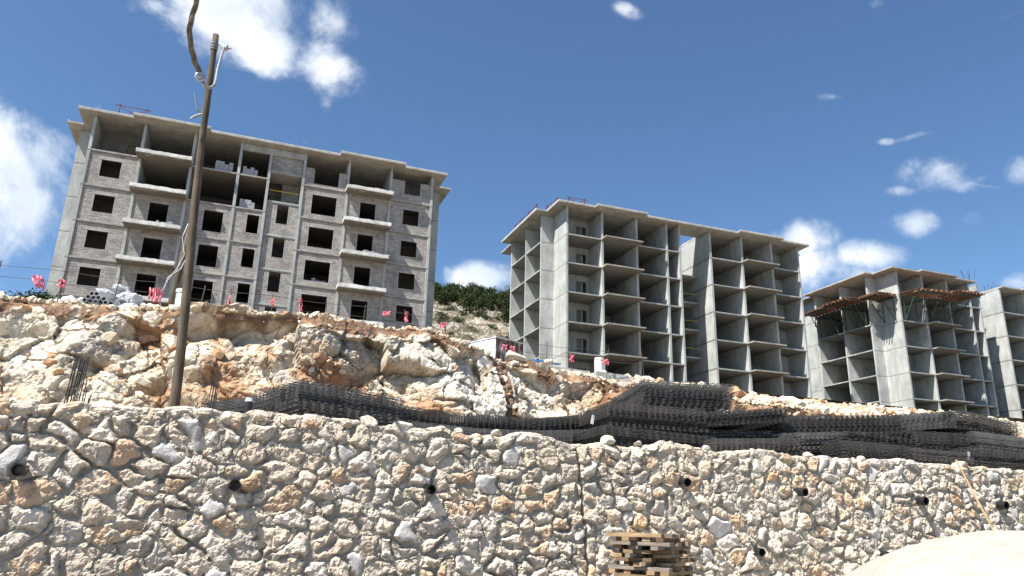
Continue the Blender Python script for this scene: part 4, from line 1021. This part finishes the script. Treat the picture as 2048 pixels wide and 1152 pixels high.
bundle(2.35, 14.1, 2.20, 3, 4.6, 2.2, .34, 'long sagging mesh bundle between the left pile and the middle pile', lambda x, y: -.16*math.sin(min(max(x, 0), 4.6)/4.6*math.pi)-.02*y+.02*math.sin(x*3), 0, 3)
bundle(2.2, 13.7, 1.86, 1, 4.7, 2.2, .55, 'darker mesh bundle under the long sagging one', lambda x, y: -.14*math.sin(min(max(x, 0), 4.7)/4.7*math.pi), 0, 4)
bundle(6.87, 13.0, 2.30, -1, 2.15, 4.6, .46, 'mesh bundle of the middle pile with a white tag on its left side', lambda x, y: -.05*y, 0, 5)
bundle(6.65, 12.75, 1.82, 3, 2.5, 4.0, .52, 'lowest mesh bundle of the middle pile just over the wall top', lambda x, y: -.03*y-.02*x, 0, 6)
bundle(8.02, 13.6, 2.93, -9, 2.0, 4.4, .34, 'topmost mesh bundle of the middle pile', lambda x, y: -.06*y+.01*x, 0, 7)
bundle(7.98, 13.62, 2.58, -9, 1.98, 4.4, .30, 'second mesh bundle from the top of the middle pile', lambda x, y: -.06*y, 0, 8)
bundle(9.05, 13.15, 2.27, -6, 2.05, 4.4, .30, 'mesh bundle lying right of the middle pile, its long edge rising to the right', lambda x, y: .11*x-.03*y, 0, 9)
bundle(8.95, 13.5, 1.95, -4, 2.3, 3.6, .5, 'dark mesh bundle in shade right of the middle pile', lambda x, y: .04*x-.03*y, 0, 10)
bundle(8.80, 12.35, 1.66, -3, 1.9, 2.4, .42, 'low mesh bundle in front of the shaded one, close to the wall', lambda x, y: .06*x-.02*y, 0, 11)
bundle(11.2, 13.2, 2.36, -2, 3.3, 2.2, .46, 'wide mesh bundle with even rows of wire ends right of the middle pile', lambda x, y: .075*x-.03*y, 0, 12)
bundle(10.95, 12.95, 1.95, 2, 1.75, 3.0, .42, 'short mesh bundle below the wide one', lambda x, y: .08*x-.03*y, 0, 13)
bundle(12.75, 13.1, 2.12, -2, 2.0, 3.2, .5, 'shaded mesh bundle below the right end of the wide one', lambda x, y: .03*x-.03*y, 0, 14)
bundle(11.95, 12.35, 1.82, 0, 1.75, 4.2, .42, 'front mesh bundle close over the wall, below the short one', lambda x, y: -.06*y-.01*x, 0, 15)
bundle(14.85, 13.5, 2.68, -8, 1.5, 4.0, .40, 'mesh bundle seen from its side at the top of the right pile', lambda x, y: .11*x-.03*y, 0, 16)
bundle(16.2, 13.2, 2.83, 3, 2.3, 4.4, .42, 'top mesh bundle of the right pile near the edge of the view', lambda x, y: -.05*x-.04*y+.03*math.sin(x*2), 0, 17)
bundle(14.3, 13.05, 2.22, 0, 2.1, 3.8, .44, 'bluish dark mesh bundle in the middle of the right pile', lambda x, y: .03*x-.03*y, 0, 18)
bundle(16.6, 12.95, 2.36, 2, 2.6, 3.8, .44, 'mesh bundle below the top one at the right edge', lambda x, y: -.03*x-.04*y, 0, 19)
bundle(13.6, 12.35, 1.76, -1, 1.9, 3.4, .42, 'low mesh bundle over the wall left of the leaning board', lambda x, y: -.01*x-.03*y, 0, 20)
bundle(15.75, 12.6, 1.88, 1, 2.6, 3.6, .55, 'lowest mesh bundle right of the leaning board, against the wall top', lambda x, y: -.03*y, 0, 21)
for (s, d, z, yw, lb) in ((6.80, 13.5, 2.0, 0, 'small white tag hanging on the left side of the middle mesh pile'), (15.72, 12.5, 1.68, 0, 'small pale tag on the low bundle right of the leaning board')):
    mb = MB(); mb.box(-.03, .03, -.004, .004, -.09, .09); o = mb.build('label_tag', TANKM, None, False, W(s, d, z), (0, .2, TH+yw)); tag(o, lb, 'tag')
tkm = empty('dark_canister', W(.28, 12.0, 1.15)); tag(tkm, 'small dark cylinder with white lid at the left end of the left mesh pile', 'canister')
mb = MB(); mb.tube([(0, 0, 0), (0, 0, .50)], [.055, .055], 14); mb.build('canister_body', PVC, tkm)
mb = MB(); mb.tube([(0, 0, .505), (0, 0, .56)], [.06, .05], 14); mb.build('canister_lid', TANKM, tkm)

# ------------------------------------------------------------------ sacks, pipes, tapes and fence along the bank
ORD = ['first', 'second', 'third', 'fourth', 'fifth', 'sixth', 'seventh', 'eighth', 'ninth', 'tenth', 'eleventh', 'twelfth', 'thirteenth', 'fourteenth', 'fifteenth', 'sixteenth', 'seventeenth', 'eighteenth', 'nineteenth', 'twentieth', 'twenty-first']
srank = lambda L: {v: i for i, v in enumerate(sorted(L))}
def sack_me(i):
    v, f = ICO3; p = v*np.array([.33, .22, .155]); n1 = vn(v[:, 0]*2.2+i*3, v[:, 1]*2.2, v[:, 2]*2.2, i); n2 = vn(v[:, 0]*5+i, v[:, 1]*5, v[:, 2]*5, i+9); n3 = 1-np.abs(vn(v[:, 0]*4+i, v[:, 1]*7, v[:, 2]*7, i+19))
    p = p*(1+.22*n1+.10*n2+.12*n3)[:, None]; e_ = np.clip(np.abs(v[:, 0])-.75, 0, 1)*2; p[:, 2] *= 1-.5*e_
    return mesh_np('sack', p, None, f, smooth=False)
sm = [sack_me(i) for i in range(6)]
for m in sm: m.materials.append(SACK)
sl = [(-5.95, 24.4, 0), (-5.5, 24.6, .1), (-5.15, 24.9, .25), (-4.85, 25.1, .05), (-4.9, 25.3, .42), (-3.55, 24.7, .1), (-3.3, 24.9, .38), (-3.75, 25.3, .52), (-3.15, 25.2, .70), (-2.95, 24.8, .25), (-2.75, 24.6, .02), (-2.55, 25.1, .15), (-4.2, 25.6, .6), (-3.45, 25.6, .8), (-4.55, 25.5, .35), (-2.7, 25.4, .45), (-3.1, 24.3, -.08), (-3.95, 25.2, .72), (-3.6, 25.7, .98), (-2.5, 24.3, -.1), (-6.5, 24.3, -.05)]
for i, (s, d, dz) in enumerate(sl):
    o = bpy.data.objects.new('sack', sm[i % 6]); COL.objects.link(o); o.location = W(s, d, 5.42+max(0, (d-24.3)*.15)+dz*.95+.12); o.rotation_euler = (random.uniform(-.4, .4), random.uniform(-.5, .5), random.uniform(0, 6)); 
    k = random.uniform(.85, 1.15); o.scale = (k, k, k*1.05)
    tag(o, '%s filled white sack from the left in the heap on the bank, %s' % (ORD[srank([q[0] for q in sl])[s]], 'near the top' if dz > .5 else ('in the middle' if dz > .2 else 'at the bottom')), 'sack', 'white sacks heaped on the bank')
pipe_s = pipe_me(.066, 1.6); pipe_s.materials.append(PVCG)
rows = [11, 10, 8, 6, 4, 2]
for j, n_ in enumerate(rows):
    for i in range(n_):
        o = bpy.data.objects.new('plastic_pipe', pipe_s); COL.objects.link(o); o.location = W(-4.72+(i+j*.5)*.136+(.2 if j > 2 else 0), 24.1-.0+random.uniform(-.05, .05), 5.62+j*.118-.06); o.rotation_euler = (0, 0, TH+.06)
        tag(o, 'grey plastic pipe end beside the white sacks, %s row up, %s from the left' % (ORD[j], ORD[i]), 'pipe', 'stack of grey pipes among the sacks')
tapes = [(-5.37, 5.98, .32, .5), (-4.76, 6.02, .22, .3), (-2.38, 6.0, .42, .5), (-.38, 6.02, .12, .55), (.84, 6.2, .14, .32), (1.65, 6.2, .12, .5), (4.35, 6.25, .3, .2), (4.95, 6.22, .14, .4), (6.22, 6.08, .26, .22), (8.72, 5.80, .24, .26), (8.98, 5.74, .2, .36), (11.25, 5.66, .2, .34), (12.62, 5.66, .3, .26)]
tl = ['knotted pink tape at the far left below the small tree', 'pink tape tied to the fence post at the left corner of the left block', 'wide bunch of pink tapes hanging right of the white sacks', 'narrow hanging pink tape just right of the tall pole', 'pink tape over the low dark opening of the stair bay', 'long pink tape left of the widest ground floor opening', 'pink tape blown sideways under the right balconies', 'pink tape on a short rod in front of the last window', 'pink tape beyond the right end of the left block', 'pink tape before the rusty container, left of a pair', 'pink tape before the rusty container, right of a pair', 'pink tape in front of the pale corner wall of the middle block', 'pink tape beside the small white drum']
for i, (s, z, w_, h_) in enumerate(tapes):
    w_, h_ = w_*.8, h_*.85
    d = 23 if s < 7 else 24; mb = MB(); ns = 5 if w_ > .3 else 3
    for q in range(ns):
        x = (q-(ns-1)/2)*w_/ns; sl_ = .35 if i in (0, 6, 8, 9) else .04
        pts = [Vector((x+random.uniform(-.03, .03)+t*sl_*(-1 if i in (6, 8, 9) else 1)*h_, random.uniform(-.05, .05), h_/2-t*h_*random.uniform(.85, 1.05))) for t in (0, .25, .5, .75, 1)]
        mb.tube(pts, [.02, w_/ns*.58, w_/ns*.42, w_/ns*.6, .015], 5)
    o = mb.build('barrier_tape', RIB, None, False, W(s, d-.04, z), (0, 0, TH)); tag(o, tl[i], 'tape', 'pink tapes along the bank fence')
posts = [-7.4, -6.3, -4.76, -3.4, -2.3, -1.15, -.38, .84, 2.5, 3.6, 4.95, 6.3, 8.9, 10.3, 11.25, 12.7, 14.2]
pm = MB(); pm.bar((0, 0, -.6), (0, 0, .75), .022); pme = pm.me('fence_post'); pme.materials.append(REBAR)
for i, s in enumerate(posts):
    d = 23 if s < 7 else 24; z = (5.72 if s < 5.5 else (5.6 if s < 7 else 5.45)); o = bpy.data.objects.new('fence_post', pme); COL.objects.link(o); o.location = W(s, d, z); o.rotation_euler = (random.uniform(-.08, .08), random.uniform(-.1, .1)+(.45 if i == 0 else 0), 0)
    tag(o, 'thin rusty fence rod on the bank edge, %s from the left' % ORD[i], 'post', 'rods of the bank fence')
for j in (0, 1):
    mb = MB(); pp = []
    for s in np.arange(-10, 14.2, .5):
        z = np.interp(s, [-10, 4.5, 6, 7.5, 9, 14.2], [5.72, 5.72, 5.62, 5.5, 5.4, 5.4])+(.66 if j == 0 else .33)+.025*math.sin(s*2.2+j); pp.append(W(s, 23 if s < 7 else 23+min(1, (s-7)), z))
    mb.tube(pp, .007, 4); o = mb.build('fence_wire', REBAR); tag(o, ('upper' if j == 0 else 'lower')+' sagging wire of the fence along the bank edge', 'wire')

# container, drum, sheet, concrete kerbs on the slope
ct = empty('steel_container', W(13.26, 38, 7.36), (0, 0, TH+R(24))); tag(ct, 'old white steel container with rusty end half buried in rubble between the blocks', 'container')
mb = MB(); mb.box(.015, 2.15, 0, 2.5, 0, 2.35); o_ = mb.build('container_front', CONT, ct)
mb = MB(); mb.box(0, .012, .02, 2.5, 0, 2.36)
for q in range(5): mb.box(-.03, -.002, .25+q*.5, .30+q*.5, .05, 2.3)
mb.build('side_panel', CONTW, ct)
mb = MB(); mb.box(-.04, 2.19, -.04, 2.54, 2.365, 2.42); mb.build('container_roof', CONTW, ct)
mb = MB(); mb.tube([(0, 0, 0), (0, 0, .62), (0, 0, .65)], [.2, .2, .18], 20); o = mb.build('drum', TANKM, None, False, W(15.45, 30, 6.6)); tag(o, 'small white drum on the rubble below the first balcony of the middle block', 'drum')
mb = MB(); mb.box(-.75, .75, -.2, .2, 0, .03); mb.box(-.6, .3, -.15, .1, .033, .06); o = mb.build('plastic_sheet', BLUE, None, False, W(12.75, 30, 6.78), (.05, .03, TH)); tag(o, 'folded bright blue plastic sheet at the foot of the middle block', 'sheet')
for (s, d, z, l_, lb) in ((11.2, 24.6, 5.12, 1.9, 'left grey concrete kerb lying on the rubble slope'), (13.0, 24.3, 5.02, 1.3, 'right grey concrete kerb, half covered by stones')):
    mb = MB(); mb.box(-l_/2, l_/2, -.15, .15, 0, .30); o = mb.build('concrete_kerb', CONC, None, False, W(s, d, z), (0, .05, TH-.05)); tag(o, lb, 'kerb')
mb = MB(); mb.bar((0, 0, 0), (0, 0, .75), .04); mb.bar((0, 0, .75), (1.6, 0, .9), .04); mb.bar((1.6, 0, .9), (1.6, 0, 0), .04); mb.bar((1.9, 0, 0), (1.9, 0, .55), .04); mb.bar((1.9, 0, .55), (3.5, 0, .75), .04); mb.bar((3.5, 0, .75), (3.5, 0, 0), .04)
o = mb.build('tube_barrier', STEEL, None, False, W(29.6, 38, 6.4), (0, 0, TH)); tag(o, 'low grey tube barrier in front of the left side of the right block', 'barrier')

# ------------------------------------------------------------------ stack of sawn timber in front of the wall
stk = W(4.62, 7.75, -EYE); yaw = TH+R(33)
tms = []
for i in range(10):
    L = [.74, .66, .42, .72, .32, .76, .56, .36, .7, .5][i]; a, b_ = random.uniform(.075, .10), random.uniform(.036, .043)
    mb = MB(); mb.box(-L/2, L/2, -a/2, a/2, 0, b_); me = mb.me('timber_piece'); me.materials.append(PALETTE[i % 5]); tms.append(me)
lz = 0; q = 0; CS, SN = math.cos(yaw), math.sin(yaw)
NL = 36
for k in range(NL):
    along = k % 2 == 0; n_ = random.choice((6, 7, 7))
    shrink = 0 if k < NL-3 else (.12 if k < NL-2 else .2)
    for i in range(n_):
        t = -.33+.66*(i+.5)/n_+random.uniform(-.04, .04)
        if k >= NL-2 and i > n_-2: continue
        j = random.uniform(-.06, .06); x, y = (j-shrink*.5, t) if along else (t*(1-shrink)-shrink*.4, j)
        m = tms[random.randrange(10)] if k > NL-12 else tms[random.choice((0, 1, 3, 5, 8))]
        o = bpy.data.objects.new('timber_piece', m); COL.objects.link(o); o.location = stk+Vector((x*CS-y*SN, x*SN+y*CS, lz)); o.rotation_euler = (0, random.uniform(-.01, .01), yaw+(0 if along else math.pi/2)+random.uniform(-.09, .09))
        tag(o, ('short sawn board in the timber stack, %s layer from the top, %s from the %s' % (ORD[NL-1-k], ORD[i], 'left' if along else 'front')) if k > NL-12 else 'short sawn board low down in the criss-cross timber stack before the stone wall', 'board', 'timber stack before the wall')
    lz += .0425

# ------------------------------------------------------------------ trees and scrub
def crown_me(name, seed, h, w_, n, m, conic=True, leaf=.22):
    r_ = np.random.default_rng(seed); K = 16
    if conic:
        zc = r_.uniform(.22, .98, K)*h; rad_ = w_*.5*(1-(zc/h))**.6*r_.uniform(.35, 1.0, K); 
    else: zc = r_.uniform(.15, .9, K)*h; rad_ = w_*.5*np.sqrt(np.clip(1-((zc/h-.45)/.62)**2, .05, 1))*r_.uniform(.3, 1, K)
    an = r_.uniform(0, 6.28, K); C = np.stack([rad_*np.cos(an), rad_*np.sin(an), zc], -1)
    ci = r_.integers(0, K, n); P = C[ci]+r_.normal(size=(n, 3))*np.array([.13, .13, .085])*max(h, w_)*(.8+.5*r_.random((n, 1)))
    P[:, 2] = np.clip(P[:, 2], .06*h, h*1.03); a = r_.normal(size=(n, 3)); a /= np.linalg.norm(a, axis=1)[:, None]; b = np.cross(a, r_.normal(size=(n, 3))); b /= np.linalg.norm(b, axis=1)[:, None]
    s_ = leaf*r_.uniform(.6, 1.4, (n, 1)); vv = np.stack([P-a*s_, P+b*s_*.6, P+a*s_, P-b*s_*.6], 1).reshape(-1, 3)
    me = mesh_np(name, vv, np.arange(4*n).reshape(-1, 4)); me.materials.append(m); return me
crs = [crown_me('crown', i, 5.2+.5*i, 3.4+.25*i, 900, PINE, True, .26) for i in range(4)]
mb = MB(); mb.tube([(0, 0, -.5), (.05, 0, 1.5), (0, .05, 3.2), (0, 0, 4.6)], [.16, .13, .09, .03], 7); mb.tube([(0, 0, 1.6), (.8, .3, 2.3)], [.06, .03], 5); mb.tube([(0, 0, 2.2), (-.7, .4, 2.9)], [.06, .03], 5); trk = mb.me('trunk'); trk.materials.append(BARK)
bcr = [crown_me('foliage', 20+i, 1.5, 2.4, 700, BUSH, False, .11) for i in range(3)]
tinyc = crown_me('foliage', 31, 1.5, 2.0, 5200, PINE, False, .055)
def hz(s, d): return float(hillz(np.array([s]), np.array([d]))[0])
def tree(s, d, k, lb, grp='pines on the hill between the left and middle blocks'):
    i = random.randrange(4); e = empty('pine_tree', W(s, d, hz(s, d)-.15), (0, 0, random.uniform(0, 6))); e.scale = (k, k, k*random.uniform(.9, 1.15)); tag(e, lb, 'tree', grp)
    for nm, me in (('crown', crs[i]), ('trunk', trk)):
        o = bpy.data.objects.new(nm, me); COL.objects.link(o); o.parent = e
def shrub(s, d, k, lb, grp='scrub on the rocky hillside'):
    i = random.randrange(3); o = bpy.data.objects.new('shrub', bcr[i]); COL.objects.link(o); o.location = W(s, d, hz(s, d)-.1); o.scale = (k*1.2, k*1.2, k); o.rotation_euler = (0, 0, random.uniform(0, 6)); tag(o, lb, 'shrub', grp)
for i in range(190):
    d = random.uniform(148, 182); s = d*random.uniform(.20, .50)
    if d < 150+14*(.36-s/d): d += 12
    tree(s, d, random.uniform(.42, .8), 'dark green pine in the wood along the hill crest')
for i, (s, d, k) in enumerate([(43, 140, .85), (45, 138, .6), (51, 138, .95), (48, 131, .5)]):
    tree(s, d, k, ['full dark pine standing forward of the wood, left of two big ones', 'small pine hugging the left big forward pine', 'broad dark pine forward of the wood, close to the middle block', 'low pine below the two big forward ones'][i], 'pines standing forward of the wood')
for i in range(60):
    d = random.uniform(84, 142); s = d*random.uniform(.2, .46)
    shrub(s, d, random.uniform(.4, 1.0), 'small dark shrub among the pale ledges of the hillside')
shrub(24.6, 80, 2.1, 'wide green bush spreading at the foot of the hillside, left one of two'); shrub(27.2, 81, 2.0, 'wide green bush just left of the middle block, right one of two')
for (s, d, k, lb) in ((-7.6, 33, .72, 'dark round bush against the sky left of the left block'), (-8.6, 33.5, .42, 'low bush at the far left skyline beside the round one')):
    o = link('shrub', tinyc, None, None, W(s, d, zter(s, d)+.0)); o.scale = (k*1.1, k*1.1, k*1.2); tag(o, lb, 'shrub')
